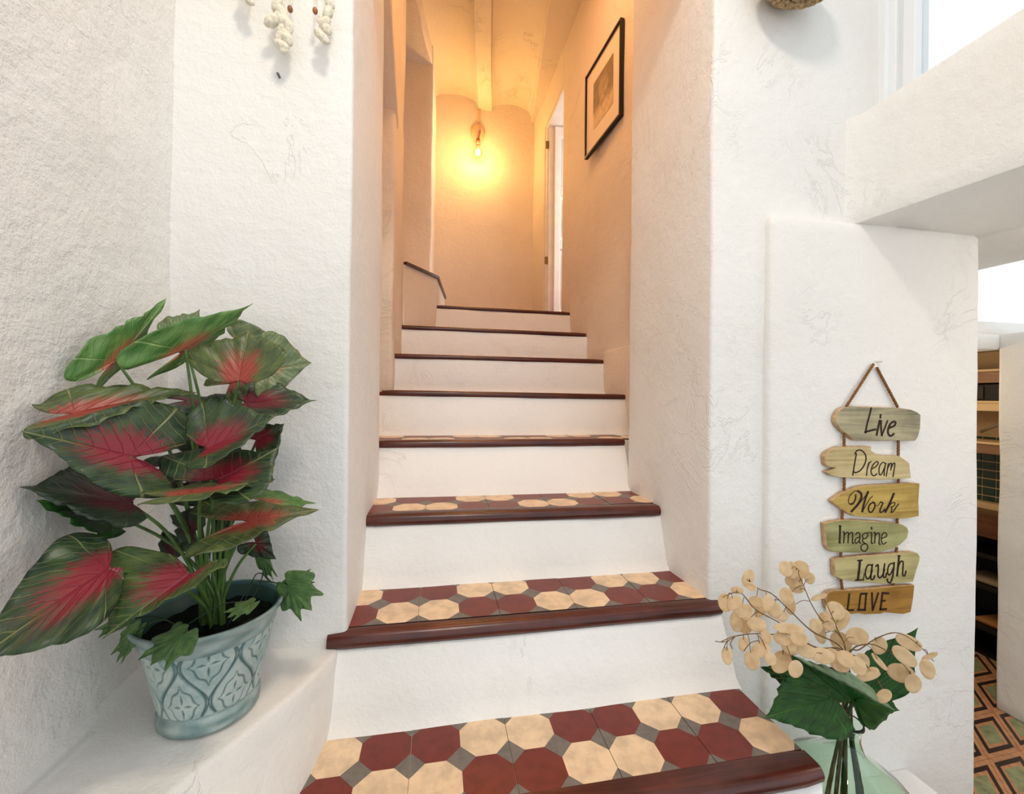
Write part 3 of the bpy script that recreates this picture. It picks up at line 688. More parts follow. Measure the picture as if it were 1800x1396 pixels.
for word, y0, c0, c1, outl, strokes in planks:
    mw = wood('paint_'+word.lower(), c0, c1, .65, 'X', .8, .0008, .25)
    bm = bmesh.new(); n = len(outl)
    f3 = [sp(x, y, y0) for x, y in outl]
    cen = sum(f3, Vector())/n
    fr = [bm.verts.new(v+(cen-v).normalized()*.0022) for v in f3]
    md = [bm.verts.new(v+Vector((0, .0025, 0))) for v in f3]
    bk = [bm.verts.new(v+Vector((0, .012, 0))) for v in f3]
    bm.faces.new(fr).material_index = 0; bm.faces.new(bk[::-1]).material_index = 1
    for i in range(n):
        j = (i+1) % n
        bm.faces.new((fr[j], fr[i], md[i], md[j])).material_index = 1; bm.faces.new((md[j], md[i], bk[i], bk[j])).material_index = 1
    bmesh.ops.recalc_face_normals(bm, faces=bm.faces)
    pk = child(mesh_obj('plank', bm, [mw, M_EDGE], smooth=False), sign)
    colr = {'Live': 'grey green', 'Dream': 'pale straw', 'Work': 'mustard arrow-shaped', 'Imagine': 'moss green', 'Laugh': 'cream', 'LOVE': 'ochre'}[word]
    pk['label'] = '%s plank reading %s' % (colr, word)
    bm = bmesh.new()
    for pts, w in strokes:
        straight = len(pts) == 2
        P = [Vector((x, y)) for x, y in pts] if straight else [Vector(v) for v in catmull([(x, y, 0) for x, y in pts], 5)]
        P = [Vector((v[0], v[1])) for v in P]; L = []; Rr = []
        for i in range(len(P)):
            t = (P[min(i+1, len(P)-1)]-P[max(i-1, 0)])
            if t.length < 1e-6: t = Vector((1, 0))
            t.normalize(); nn = Vector((-t.y, t.x))*w*.5
            if straight: e = 0
            e = t*(w*.25 if i == len(P)-1 else (-w*.25 if i == 0 else 0))
            L.append(bm.verts.new(sp(*(P[i]+nn+e), y0, SY-.0006))); Rr.append(bm.verts.new(sp(*(P[i]-nn+e), y0, SY-.0006)))
        for i in range(len(P)-1): bm.faces.new((L[i], L[i+1], Rr[i+1], Rr[i]))
    lt = mesh_obj('lettering', bm, M_INK, smooth=False); lt.parent = pk
def rope(bm, a, b, r=.0036):
    a, b = Vector(a), Vector(b); n = max(4, int((b-a).length/.004)); t = (b-a).normalized(); u = t.orthogonal().normalized(); v = t.cross(u)
    for ph in (0, 2*pi/3, 4*pi/3):
        tube(bm, [a+(b-a)*(i/n)+(u*cos(i*.9+ph)+v*sin(i*.9+ph))*r*.5 for i in range(n+1)], r*.62, 5)
segs = [((1535.5, 640), (1487, 716)), ((1541, 646), (1578, 716)), ((1484, 756), (1484, 788)), ((1579, 772), (1579, 802)), ((1484, 836), (1484, 866)), ((1579, 842), (1579, 851)),
        ((1481, 898), (1480, 916)), ((1577, 910), (1577, 920)), ((1478, 970), (1478, 984)), ((1576, 962), (1575, 974)), ((1478, 1017), (1481, 1038)), ((1570, 1024), (1570, 1032))]
for a, b in segs:
    bm = bmesh.new(); rope(bm, by(*a, .980), by(*b, .980)); child(mesh_obj('rope', bm, M_ROPE), sign)
bm = bmesh.new(); p = by(1539, 636, .99); tube(bm, [(p.x, .992, p.z), (p.x, .972, p.z)], .003, 10)
child(mesh_obj('nail', bm, simple('white_nail', (.9, .88, .84), .5, .3)), sign)

# ------------------------------------------------------------------ planter with embossed lattice
PB = Vector((-.394, .835, BZ+.004)); PH = .182
M_POT = None
mpo, tpo, bpo = nt('celadon_glaze'); att = N(tpo, 'ShaderNodeAttribute'); att.attribute_name = 'groove'
tcp = N(tpo, 'ShaderNodeNewGeometry').outputs['Position']; np1 = noisen(tpo, tcp, 22, 4, .65); np2 = noisen(tpo, tcp, 300, 2, .6)
base = mixc(tpo, smooth(tpo, np1, .38, .68), srgb(.72, .77, .75), srgb(.58, .67, .66))
base = mixc(tpo, mathn(tpo, 'MULTIPLY', smooth(tpo, np2, .55, .75), .35), base, srgb(.80, .83, .80))
lk(tpo, mixc(tpo, att.outputs['Fac'], base, srgb(.20, .37, .37)), bpo.inputs['Base Color']); bpo.inputs['Roughness'].default_value = .36
bpo.inputs['Specular IOR Level'].default_value = .45
bp2 = N(tpo, 'ShaderNodeBump'); bp2.inputs['Distance'].default_value = .0008; bp2.inputs['Strength'].default_value = 1
lk(tpo, np2, bp2.inputs['Height']); lk(tpo, bp2.outputs[0], bpo.inputs['Normal'])
def pot_r(z):     # outer radius by height
    prof = [(0, .074), (.004, .0795), (.018, .0815), (.026, .080), (.030, .0775), (.145, .103), (.150, .1075), (.160, .1085), (.166, .1115), (.174, .1185), (.180, .1195), (.182, .117)]
    for (a, ra), (b, rb) in zip(prof, prof[1:]):
        if z <= b: return .955*(ra+(rb-ra)*(z-a)/(b-a))
    return prof[-1][1]
def sd_groove(u, v):
    """u: cells around, v: height in cells. returns 0..1 groove"""
    g = 0
    for k in (0, 1):
        for row in range(-1, 4):
            # medallion centre positions (staggered)
            pass
    cu = (u+.5*(math.floor(v) % 2)) % 1.0-.5; cv = v-math.floor(v)-.5
    g = 0
    for (ou, ov) in ((0, 0), (-.5, 1), (.5, 1), (-.5, -1), (.5, -1), (1, 0), (-1, 0)):
        x = (cu-ou)*2.0; y = (cv-ov)
        # ogee border: |x| = half width envelope
        if abs(y) <= 1.0:
            e = .5*(1+cos(pi*y)); e = e**.85
            d = abs(abs(x)-(.90*e))/(1+1.0*abs(sin(pi*y)))
            if abs(x) < 1.05: g = max(g, 1-min(1, d/.055))
        # quatrefoil outline
        xx, yy = x/.74, y/.62
        rr = hypot(xx, yy); th = atan2(yy, xx); q = .92*(abs(cos(th))**.72+abs(sin(th))**.72)**(-1/.72)+.17*abs(sin(2*th))**2
        g = max(g, .85*(1-min(1, abs(rr-q)/.065)))
        # leaf cuts in the middle
        if .10 < rr < .52:
            w = .085*(1-abs(rr-.30)/.24); off = abs(rr*sin(2*th)/2)
            g = max(g, 1-min(1, off/max(.02, w)) if off < w else 0)
    return g
bm = bmesh.new(); seg = 432; zs = [0, .002, .004, .008, .014, .018, .022, .026, .028, .030]+[.030+.115*k/72 for k in range(1, 73)]+[.148, .150, .155, .160, .163, .166, .169, .172, .175, .178, .180, .182]
gl = bm.verts.layers.float.new('groove'); rings = []
for z in zs:
    row = []
    for k in range(seg):
        th = 2*pi*k/seg; r = pot_r(z); g = 0
        if .034 < z < .143:
            g = sd_groove(th/(2*pi)*7+.30, (z-.030)/.070+.10); r -= .0036*g; r += .0012
        else: g = .42+.45*noise.noise(Vector((th*3, z*90, 0)))
        v = bm.verts.new((PB.x+r*cos(th), PB.y+r*sin(th), PB.z+z)); v[gl] = max(0, min(1, g)); row.append(v)
    rings.append(row)
for r_, z in ((.107, .181), (.103, .176), (.0965, .150), (.087, .12), (.08, .10)):
    row = []
    for k in range(seg):
        th = 2*pi*k/seg; v = bm.verts.new((PB.x+r_*cos(th), PB.y+r_*sin(th), PB.z+z)); v[gl] = 1; row.append(v)
    rings.append(row)
for i in range(len(rings)-1):
    for k in range(seg): bm.faces.new((rings[i][k], rings[i][(k+1) % seg], rings[i+1][(k+1) % seg], rings[i+1][k])).material_index = int(i > len(zs))
bm.faces.new(rings[0][::-1])
pot = tag(mesh_obj('plant_pot', bm, [mpo, simple('dark_inner_glaze', (.16, .29, .26), .35, .4)]), 'pale blue-green glazed pot embossed with quatrefoils on the white ledge', 'plant pot')
bm = bmesh.new(); rr = []
for r_ in (0, .03, .06, .0965):
    rr.append([bm.verts.new((PB.x+r_*cos(2*pi*k/40), PB.y+r_*sin(2*pi*k/40), PB.z+.152+.012*noise.noise(Vector((r_*60*cos(2*pi*k/40), r_*60*sin(2*pi*k/40), 0))))) for k in range(40)])
for i in range(3):
    for k in range(40): bm.faces.new((rr[i][k], rr[i][(k+1) % 40], rr[i+1][(k+1) % 40], rr[i+1][k]))
bmesh.ops.remove_doubles(bm, verts=bm.verts, dist=1e-5)
so = mesh_obj('filler', bm, simple('dark_moss', (.06, .09, .07), .9, .1, noise_amt=.4, bump=.004, nscale=80)); so.parent = pot

# ------------------------------------------------------------------ leaves
def leafmat(name, green, green2, red, vein, redr=.72, rough=.38, gloss=.5):
    m, t, b = nt(name); uv = N(t, 'ShaderNodeUVMap').outputs[0]; sep = N(t, 'ShaderNodeSeparateXYZ'); lk(t, uv, sep.inputs[0])
    s, tt = sep.outputs[0], sep.outputs[1]; sa = mathn(t, 'ABSOLUTE', s)
    r = mathn(t, 'SQRT', mathn(t, 'ADD', mathn(t, 'MULTIPLY', s, s), mathn(t, 'MULTIPLY', tt, tt)))
    th = mathn(t, 'ARCTAN2', s, tt)
    cb = N(t, 'ShaderNodeCombineXYZ'); lk(t, mathn(t, 'MULTIPLY', th, 7.0), cb.inputs[0]); lk(t, mathn(t, 'MULTIPLY', r, 1.6), cb.inputs[1])
    streak = noisen(t, cb.outputs[0], 2.2, 5, .7)
    # side veins leave the midrib and the leaf centre, curving to the tip
    q = mathn(t, 'SUBTRACT', mathn(t, 'SUBTRACT', tt, mathn(t, 'MULTIPLY', sa, .55)), mathn(t, 'MULTIPLY', mathn(t, 'MULTIPLY', sa, sa), .25))
    wv = noisen(t, uv, 6, 2, .5)
    q = mathn(t, 'ADD', q, mathn(t, 'MULTIPLY', wv, .07))
    fr = mathn(t, 'ABSOLUTE', mathn(t, 'SUBTRACT', mathn(t, 'FRACT', mathn(t, 'MULTIPLY', q, 6.5)), .5))
    side = mathn(t, 'SUBTRACT', 1, smooth(t, fr, .0, .085))
    mid = mathn(t, 'SUBTRACT', 1, smooth(t, sa, .0, .028))
    rad = mathn(t, 'SUBTRACT', 1, smooth(t, mathn(t, 'ABSOLUTE', mathn(t, 'SUBTRACT', mathn(t, 'FRACT', mathn(t, 'MULTIPLY', th, 1.9)), .5)), 0, .05))
    rad = mathn(t, 'MULTIPLY', rad, smooth(t, tt, .05, -.12))
    vn = mathn(t, 'MAXIMUM', mathn(t, 'MULTIPLY', side, .8), mathn(t, 'MAXIMUM', mid, rad))
    ell = mathn(t, 'SQRT', mathn(t, 'ADD', mathn(t, 'MULTIPLY', mathn(t, 'MULTIPLY', s, s), 1.25), mathn(t, 'MULTIPLY', mathn(t, 'MULTIPLY', tt, tt), .85)))
    redf = mathn(t, 'SUBTRACT', ell, mathn(t, 'MULTIPLY', mathn(t, 'SUBTRACT', streak, .5), 1.1))
    redf = mathn(t, 'SUBTRACT', redf, mathn(t, 'MULTIPLY', vn, .10))
    redm = mathn(t, 'SUBTRACT', 1, smooth(t, redf, redr*.45, redr))
    gr = mixc(t, smooth(t, noisen(t, uv, 3.5, 3, .6), .35, .65), srgb(*green), srgb(*green2))
    c = mixc(t, redm, gr, srgb(*red))
    vc = mixc(t, redm, srgb(*vein), srgb(min(1, red[0]*1.12), red[1]*1.25, red[2]*1.2))
    c = mixc(t, mathn(t, 'MULTIPLY', vn, .55), c, vc)
    lk(t, c, b.inputs['Base Color']); b.inputs['Roughness'].default_value = rough; b.inputs['Specular IOR Level'].default_value = gloss
    h = mathn(t, 'ADD', mathn(t, 'MULTIPLY', vn, -1.0), mathn(t, 'MULTIPLY', noisen(t, uv, 30, 3, .6), .25))
    bp = N(t, 'ShaderNodeBump'); bp.inputs['Strength'].default_value = .8; bp.inputs['Distance'].default_value = .0016
    lk(t, h, bp.inputs['Height']); lk(t, bp.outputs[0], b.inputs['Normal'])
    return m
L_DARK = leafmat('leaf_crimson', (.11, .20, .14), (.21, .30, .16), (.50, .10, .17), (.58, .60, .38), .58)
L_LIGHT = leafmat('leaf_bright', (.24, .44, .17), (.40, .54, .27), (.68, .38, .27), (.64, .74, .46), .36)
L_OLIVE = leafmat('leaf_olive', (.21, .28, .14), (.33, .39, .19), (.58, .22, .17), (.60, .58, .38), .54)
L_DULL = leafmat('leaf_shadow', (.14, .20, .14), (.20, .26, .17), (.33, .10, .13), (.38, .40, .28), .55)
L_PALE = leafmat('leaf_pale', (.33, .42, .28), (.46, .50, .33), (.60, .42, .28), (.62, .62, .42), .3)
L_OLIVE2 = leafmat('leaf_rose_olive', (.18, .28, .15), (.30, .38, .18), (.52, .13, .19), (.68, .70, .44), .55)
L_PLAIN = leafmat('leaf_deep_green', (.06, .22, .07), (.12, .31, .10), (.09, .26, .08), (.33, .48, .22), .5, .45, .25)
L_IVY = leafmat('leaf_ivy', (.22, .36, .17), (.33, .46, .23), (.26, .40, .19), (.56, .66, .44), .3, .5)
M_STEM = simple('green_stem', (.33, .46, .22), .45, .4, noise_amt=.25, nscale=40)
HEART = [(0, 1.0), (.10, .86), (.30, .66), (.55, .44), (.78, .22), (.93, .02), (1.0, -.18), (.95, -.36), (.80, -.47), (.60, -.50), (.40, -.44), (.20, -.28), (.06, -.10), (0, -.045)]
IVYO = [(0, 1.0), (.14, .78), (.30, .60), (.42, .58), (.68, .68), (.68, .44), (.68, .18), (.84, .06), (1.0, -.12), (.74, -.34), (.40, -.50), (.18, -.42), (.05, -.16), (0, -.04)]
def leaf_mesh(A, T, L, R, outline, lobe=1.0, cup=.0, wave=.004, arch=0.0, nA=22, nr=9, seed=0, th=.0008):
    """A petiole joint, T tip, L and R side extents; polar grid from A to the outline. Returns bmesh"""
    A, T, L, R = Vector(A), Vector(T), Vector(L), Vector(R)
    t = T-A; l = L-A; r = R-A; nrm = (r-l).cross(t).normalized()
    half = catmull([(s, q, 0) for s, q in outline], max(2, int(nA*2/len(outline))))
    out = [(p.x, p.y) for p in half]; full = out+[(-s, q) for s, q in out[-2:0:-1]]
    size = t.length
    bm = bmesh.new(); uvl = bm.loops.layers.uv.new('UVMap'); uvs = {}
    def P(s, q, edge):
        qq = q*(lobe if q < 0 else 1)
        side = r if s > 0 else l
        p = A+t*qq+side*abs(s)
        rr = hypot(s, q)
        ph = atan2(s, q)
        p = p-nrm*(arch*size*rr*rr)+nrm*(cup*size*abs(s)**1.5)
        p += nrm*(wave*edge**2*(sin(ph*9+seed*1.7)+.6*sin(ph*17+seed)))
        p += nrm*size*.018*sin(max(0, q)*20-abs(s)*10)*min(1, abs(s)*2)*edge
        return p
    c = bm.verts.new(P(0, 0, 0)); uvs[c] = (0, 0); prev = None; M_ = len(full); rings = []
    for k in range(1, nr+1):
        e = k/nr; row = []
        for (s, q) in full:
            ee = e
            v = bm.verts.new(P(s*ee, q*ee, ee)); uvs[v] = (s*ee, q*ee); row.append(v)
        rings.append(row)
    faces = []
    for i in range(M_): faces.append(bm.faces.new((c, rings[0][i], rings[0][(i+1) % M_])))
    for k in range(nr-1):
        for i in range(M_): faces.append(bm.faces.new((rings[k][i], rings[k+1][i], rings[k+1][(i+1) % M_], rings[k][(i+1) % M_])))
    for f in faces:
        for lp in f.loops: lp[uvl].uv = uvs[lp.vert]
    return bm
def px(p, dy): return by(p[0], p[1], dy)
def leaf(name, parent, A, T, L, R, mat, lobe=1, cup=0, wave=.004, arch=0, outline=HEART, seed=0, nA=22, nr=9, dpt=None):
    """A,T,L,R: (pixel x, pixel y, depth Y)"""
    bm = leaf_mesh(px(A, A[2]), px(T, T[2]), px(L, L[2]), px(R, R[2]), outline, lobe, cup, wave, arch, nA, nr, seed)
    o = mesh_obj(name, bm, mat); 
    md = o.modifiers.new('thickness', 'SOLIDIFY'); md.thickness = .0009; md.offset = 0
    return child(o, parent) if parent else o

cal = empty('caladium_plant', (PB.x, PB.y, PB.z+.118), 'leafy caladium with crimson-centred green leaves in the blue-green pot', 'plant')
LV = [ # A, T, L, R, mat, lobe, cup, arch, stem?
 ((204,632,.78),(300,527,.84),(167,600,.75),(226,642,.82),L_LIGHT,.95,0,.06,1),
 ((318,585,.90),(352,546,.94),(285,560,.90),(350,590,.90),L_PALE,.8,0,0,0),
 ((326,614,.80),(449,536,.86),(296,572,.76),(362,616,.84),L_LIGHT,1.25,0,.05,1),
 ((418,598,.93),(500,600,.95),(430,562,.93),(425,640,.92),L_PALE,.6,0,0,0),
 ((474,650,.86),(548,638,.90),(486,580,.88),(482,698,.84),L_PALE,.8,0,0,0),
 ((420,668,.76),(436,580,.80),(331,612,.77),(507,614,.77),L_OLIVE,.6,0,.04,1),
 ((408,672,.84),(450,650,.86),(372,665,.84),(430,706,.82),L_OLIVE,1.0,0,0,1),
 ((434,708,.82),(558,706,.84),(462,662,.86),(480,736,.78),L_DARK,.7,0,-.03,1),
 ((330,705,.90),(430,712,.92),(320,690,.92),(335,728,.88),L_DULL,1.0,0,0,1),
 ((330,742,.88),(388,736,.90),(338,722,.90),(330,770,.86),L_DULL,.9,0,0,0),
 ((132,726,.70),(345,681,.80),(168,668,.74),(152,742,.66),L_OLIVE,.75,0,.05,0),
 ((228,802,.70),(38,757,.62),(264,698,.74),(190,866,.66),L_DARK,1.3,0,-.03,1),
 ((368,786,.74),(489,735,.76),(384,698,.78),(392,812,.70),L_DARK,.8,0,-.05,1),
 ((452,772,.82),(500,745,.84),(445,745,.84),(487,806,.80),L_DARK,.7,0,0,1),
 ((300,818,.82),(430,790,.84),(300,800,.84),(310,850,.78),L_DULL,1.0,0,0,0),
 ((388,842,.73),(492,792,.76),(322,792,.78),(474,866,.69),L_DARK,1.0,0,-.05,1),
 ((352,862,.69),(486,844,.72),(352,850,.73),(356,876,.66),L_OLIVE,1.45,0,0,0),
 ((228,884,.74),(32,859,.66),(165,800,.78),(190,924,.70),L_DULL,.6,0,0,1),
 ((200,905,.78),(60,882,.66),(150,880,.76),(175,945,.72),L_PLAIN,.6,0,0,0),
 ((190,1000,.66),(-85,1185,.50),(88,952,.66),(150,1118,.58),L_DARK,.5,0,-.02,1),
 ((330,1012,.68),(185,1120,.62),(178,985,.70),(374,1014,.62),L_OLIVE2,.6,0,.03,1),
 ((445,915,.76),(562,893,.80),(398,874,.80),(396,966,.70),L_OLIVE,1.2,0,.03,1),
 ((470,882,.86),(556,884,.90),(470,858,.88),(480,905,.84),L_LIGHT,1.1,0,0,1),
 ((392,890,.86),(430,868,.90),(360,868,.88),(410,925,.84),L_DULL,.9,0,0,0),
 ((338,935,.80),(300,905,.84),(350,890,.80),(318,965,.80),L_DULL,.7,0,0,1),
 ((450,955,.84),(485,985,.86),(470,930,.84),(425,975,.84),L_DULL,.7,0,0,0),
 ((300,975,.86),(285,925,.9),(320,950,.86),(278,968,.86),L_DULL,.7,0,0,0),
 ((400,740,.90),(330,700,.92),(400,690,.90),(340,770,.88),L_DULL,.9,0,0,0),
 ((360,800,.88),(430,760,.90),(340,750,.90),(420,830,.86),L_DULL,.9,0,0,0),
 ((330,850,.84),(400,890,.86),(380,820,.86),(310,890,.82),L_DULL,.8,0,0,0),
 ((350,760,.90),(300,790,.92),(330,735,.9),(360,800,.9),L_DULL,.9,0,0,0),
]
random.seed(11)
base0 = Vector((PB.x, PB.y, PB.z+.115))
for i, (A, T, L, R, mat, lobe, cup, arch, st) in enumerate(LV):
    leaf('leaf', cal, A, T, L, R, mat, lobe, cup, .0026, arch, seed=i)
    a = px(A, A[2]); ang = random.uniform(0, 2*pi); b = base0+Vector((cos(ang), sin(ang)*.6, 0))*random.uniform(.004, .022)
    off = a-b; m1 = b+Vector((off.x*.12, off.y*.12, off.z*.38)); m2 = b+Vector((off.x*.50, off.y*.55, off.z*.76))
    bm = bmesh.new(); pts = catmull([b-Vector((0, 0, .01)), m1, m2, a-Vector((0, 0, .001))], 7); tube(bm, pts, [.0036-.0015*k/(len(pts)-1) for k in range(len(pts))], 8)
    child(mesh_obj('stem', bm, M_STEM), cal)
# ivy in the same pot
ivy = empty('ivy_plant', (PB.x+.03, PB.y-.02, PB.z+.13), 'small trailing ivy leaves spilling over the blue-green pot rim', 'plant')
IV = [((508,1032,.86),(548,1074,.84),(556,1012,.86),(500,1078,.85)), ((505,1030,.87),(552,1010,.87),(520,1006,.87),(530,1040,.86)),
      ((455,968,.90),(480,1020,.90),(478,985,.90),(456,1005,.90)), ((318,1118,.70),(262,1170,.68),(330,1156,.68),(262,1128,.71)),
      ((315,1112,.72),(290,1160,.69),(322,1140,.69),(285,1120,.72)), ((240,1112,.76),(204,1165,.75),(236,1140,.75),(208,1118,.76)),
      ((222,1092,.78),(170,1122,.77),(210,1108,.77),(190,1086,.78)), ((440,1062,.76),(400,1085,.72),(435,1080,.74),(410,1062,.75))]
for i, (A, T, L, R) in enumerate(IV): leaf('ivy_leaf', ivy, A, T, L, R, L_IVY, 1.0, 0, .0012, .02, IVYO, i, 28, 6)
M_VINE = simple('dark_vine', (.16, .22, .14), .6, .3)
bm = bmesh.new()
for pts in ([(400,1100,.80),(440,1030,.84),(470,1022,.88),(508,1032,.86)], [(420,1090,.82),(450,1010,.88),(478,1024,.90)], [(425,1095,.80),(470,1078,.80),(495,1060,.84),(508,1040,.86)],
            [(360,1130,.78),(340,1120,.72),(318,1118,.70)], [(350,1130,.80),(290,1090,.76),(240,1112,.76)], [(350,1130,.82),(280,1085,.80),(222,1092,.78)], [(455,968,.90),(462,1010,.90),(440,1060,.84)],
            [(300,1120,.74),(350,1085,.74),(400,1060,.76),(440,1062,.76)]):
    tube(bm, catmull([px(p, p[2]) for p in pts], 7), .0011, 5)
child(mesh_obj('vine', bm, M_VINE), ivy)

# ------------------------------------------------------------------ glass demijohn with stems, leaves and dried pods
VC = Vector((.928, .80, .385+.003)); 
mgl, tgl, bg_ = nt('green_glass'); bg_.inputs['Base Color'].default_value = (.78, .92, .81, 1); bg_.inputs['Roughness'].default_value = .03
bg_.inputs['Transmission Weight'].default_value = 1; bg_.inputs['IOR'].default_value = 1.35
bm = bmesh.new()
outer = [(.0, .0), (.08, .0), (.118, .008), (.143, .038), (.154, .085), (.153, .130), (.141, .170), (.115, .204), (.080, .230), (.050, .250), (.033, .270), (.027, .295), (.027, .318), (.033, .328), (.032, .334)]
inner = [(r-.0032 if r > .004 else 0, z+(.004 if z < .02 else .0)) for r, z in outer][::-1]
lathe(bm, outer+inner, VC, 56); bmesh.ops.remove_doubles(bm, verts=bm.verts, dist=1e-5); bmesh.ops.recalc_face_normals(bm, faces=bm.faces)
tag(mesh_obj('glass_vase', bm, mgl), 'round-bellied pale green glass vase holding dried pods at the foot of the pier', 'vase')
def z7(x, y): return (1230+x/3.0614, 940+y/3.0614)
def z4(x, y): return (1240+x/4.286, 960+y/4.286)
neck = Vector((VC.x, VC.y, VC.z+.325)); vb = Vector((VC.x, VC.y, VC.z+.02))
GL = [((700,880,.74),(352,985,.66),(470,745,.74),(760,1120,.68),.55,-.02,'large dark green leaf drooping lowest in front of the glass vase'),
      ((800,890,.78),(500,655,.74),(470,830,.72),(860,770,.76),.5,.06,'dark green leaf with a pale turned-up edge leaning left from the vase'),
      ((905,850,.84),(1175,500,.86),(910,610,.88),(1150,820,.80),.35,.0,'tall dark green leaf rising at the right of the vase, behind pale pods'),
      ((830,890,.78),(1075,935,.74),(960,800,.82),(930,1050,.70),.3,.03,'dark green leaf pointing right just above the vase shoulder'),
      ((500,775,.80),(325,712,.80),(440,690,.82),(430,800,.78),.3,.0,'small dark green leaf tip poking out left beneath the dried pods')]
GE = []
for i, (A, T, L, R, lobe, arch, lab) in enumerate(GL):
    P4 = [(*z7(q[0], q[1]), q[2]) for q in (A, T, L, R)]
    a = px(P4[0], P4[0][2])
    e = empty('leaf_stalk_sprig', tuple(neck), lab, 'leaf', 'dark green leaves in the glass vase')
    GE.append(e)
    leaf('leaf_blade', e, *P4, L_PLAIN, lobe, 0, .0022, arch, seed=i+3)
    bm = bmesh.new(); an = i*1.25; bot = vb+Vector((.05*cos(an), .05*sin(an), 0)); nk = neck+Vector((.012*cos(an), .012*sin(an), 0))
    tube(bm, catmull([bot, bot.lerp(nk, .55), nk-Vector((0, 0, .03)), nk, nk.lerp(a, .5)+Vector((0, 0, .01)), a], 6), .0036, 8)
    child(mesh_obj('stalk', bm, simple('stalk_green', (.20, .30, .16), .5, .3)), e)
bm = leaf_mesh(px(z7(1045, 945), .69), px(z7(498, 650), .72), px(z7(800, 742), .715), px(z7(772, 792), .70), HEART, .15, 0, .002, .0, 22, 6)
M_UNDER = simple('leaf_underside', (.50, .58, .45), .5, .3, noise_amt=.12, nscale=60)
o = mesh_obj('turned_edge', bm, M_UNDER); o.modifiers.new('t', 'SOLIDIFY').thickness = .0008; child(o, GE[1])
# dried honesty
mpod, tpd, bpd = nt('dry_pod'); tcd = N(tpd, 'ShaderNodeNewGeometry').outputs['Position']
lk(tpd, mixc(tpd, smooth(tpd, noisen(tpd, tcd, 70, 4, .6), .35, .7), srgb(.93, .85, .72), srgb(.84, .74, .59)), bpd.inputs['Base Color']); bpd.inputs['Roughness'].default_value = .55
trn = N(tpd, 'ShaderNodeBsdfTranslucent'); trn.inputs[0].default_value = srgb(.97, .90, .76); mx = N(tpd, 'ShaderNodeMixShader'); mx.inputs[0].default_value = .45
outn = tpd.nodes['Material Output']; lk(tpd, bpd.outputs[0], mx.inputs[1]); lk(tpd, trn.outputs[0], mx.inputs[2]); lk(tpd, mx.outputs[0], outn.inputs[0])
M_TWIG = simple('dry_twig', (.50, .38, .24), .7, .2, noise_amt=.3, nscale=60)
ST = {'a': ([(1060,820),(1000,660),(880,560),(800,440),(740,300),(685,170)], .86, 'tallest dried pod stem, rising against the pier left of the sign'),
      'b': ([(1060,820),(800,640),(620,470),(500,360),(400,322),(310,250)], .80, 'dried pod stem arching up left to a single high pod'),
      'c': ([(1060,820),(820,760),(560,580),(380,480),(260,350),(130,385)], .76, 'dried pod stem reaching furthest left, over the stair nosing'),
      'd': ([(1060,840),(850,770),(640,690),(420,660),(230,678),(120,720)], .72, 'low dried pod stem running left with a bare forked twig end'),
      'e': ([(1060,820),(990,620),(950,520),(920,450)], .84, 'short upright dried pod stem just below the ochre plank'),
      'f': ([(1075,830),(1160,780),(1300,690),(1450,655),(1600,740),(1720,870)], .78, 'dried pod stem arching right across the tall green leaf'),
      'g': ([(1075,840),(1210,740),(1350,780),(1480,880),(1560,990)], .76, 'dried pod stem dropping right in front of the tall green leaf'),
      'h': ([(1075,850),(1190,880),(1290,1000),(1370,1150)], .70, 'low dried pod stem hanging forward right over the front leaf')}
PODS = {'a': [(605,170,45,55,10),(715,175,55,65,-20),(785,240,35,42,0),(655,262,50,45,30),(690,320,48,32,10),(612,375,46,60,10),(640,450,35,60,0),(680,250,45,60,10),(655,180,35,60,5)],
        'b': [(322,240,38,66,-20),(345,305,38,28,-20),(425,470,34,80,-30),(520,480,50,55,-20),(565,520,50,40,0),(380,420,50,40,20),(470,430,40,60,-10)],
        'c': [(240,332,44,26,10),(218,428,38,62,-35),(150,425,50,62,0),(312,500,34,60,-20),(235,565,45,72,0),(290,600,55,50,0),(385,590,65,50,10),(265,480,50,55,0)],
        'd': [(288,738,34,52,-10),(163,825,38,58,5),(350,860,52,62,0),(420,780,50,64,-55),(455,688,38,50,0),(492,850,40,42,0),(572,870,58,88,-30),(680,925,45,62,-20),(630,622,100,38,10),(640,750,62,60,0),(705,700,60,45,20),(580,700,60,42,0)],
        'e': [(862,650,40,72,10),(832,600,42,52,0),(1010,560,50,95,-30),(980,485,60,62,0),(855,385,58,20,35),(925,590,45,45,0),(1020,720,66,68,0),(1145,680,58,72,-50),(900,560,40,55,10)],
        'f': [(1310,750,44,64,-20),(1532,725,76,50,-10),(1690,830,60,16,45),(1672,925,44,66,5),(1180,870,45,60,-10)],
        'g': [(1310,872,62,20,-45),(1500,830,78,52,-35),(1470,955,82,62,20),(1565,1035,46,66,-15)],
        'h': [(880,825,80,52,15),(960,830,52,52,0),(1060,850,60,55,0),(760,790,62,45,10),(1150,900,50,60,20),(1210,985,100,26,35),(1345,1130,36,60,-35),(1010,900,60,40,0),(1250,960,35,60,-40)]}
random.seed(5)
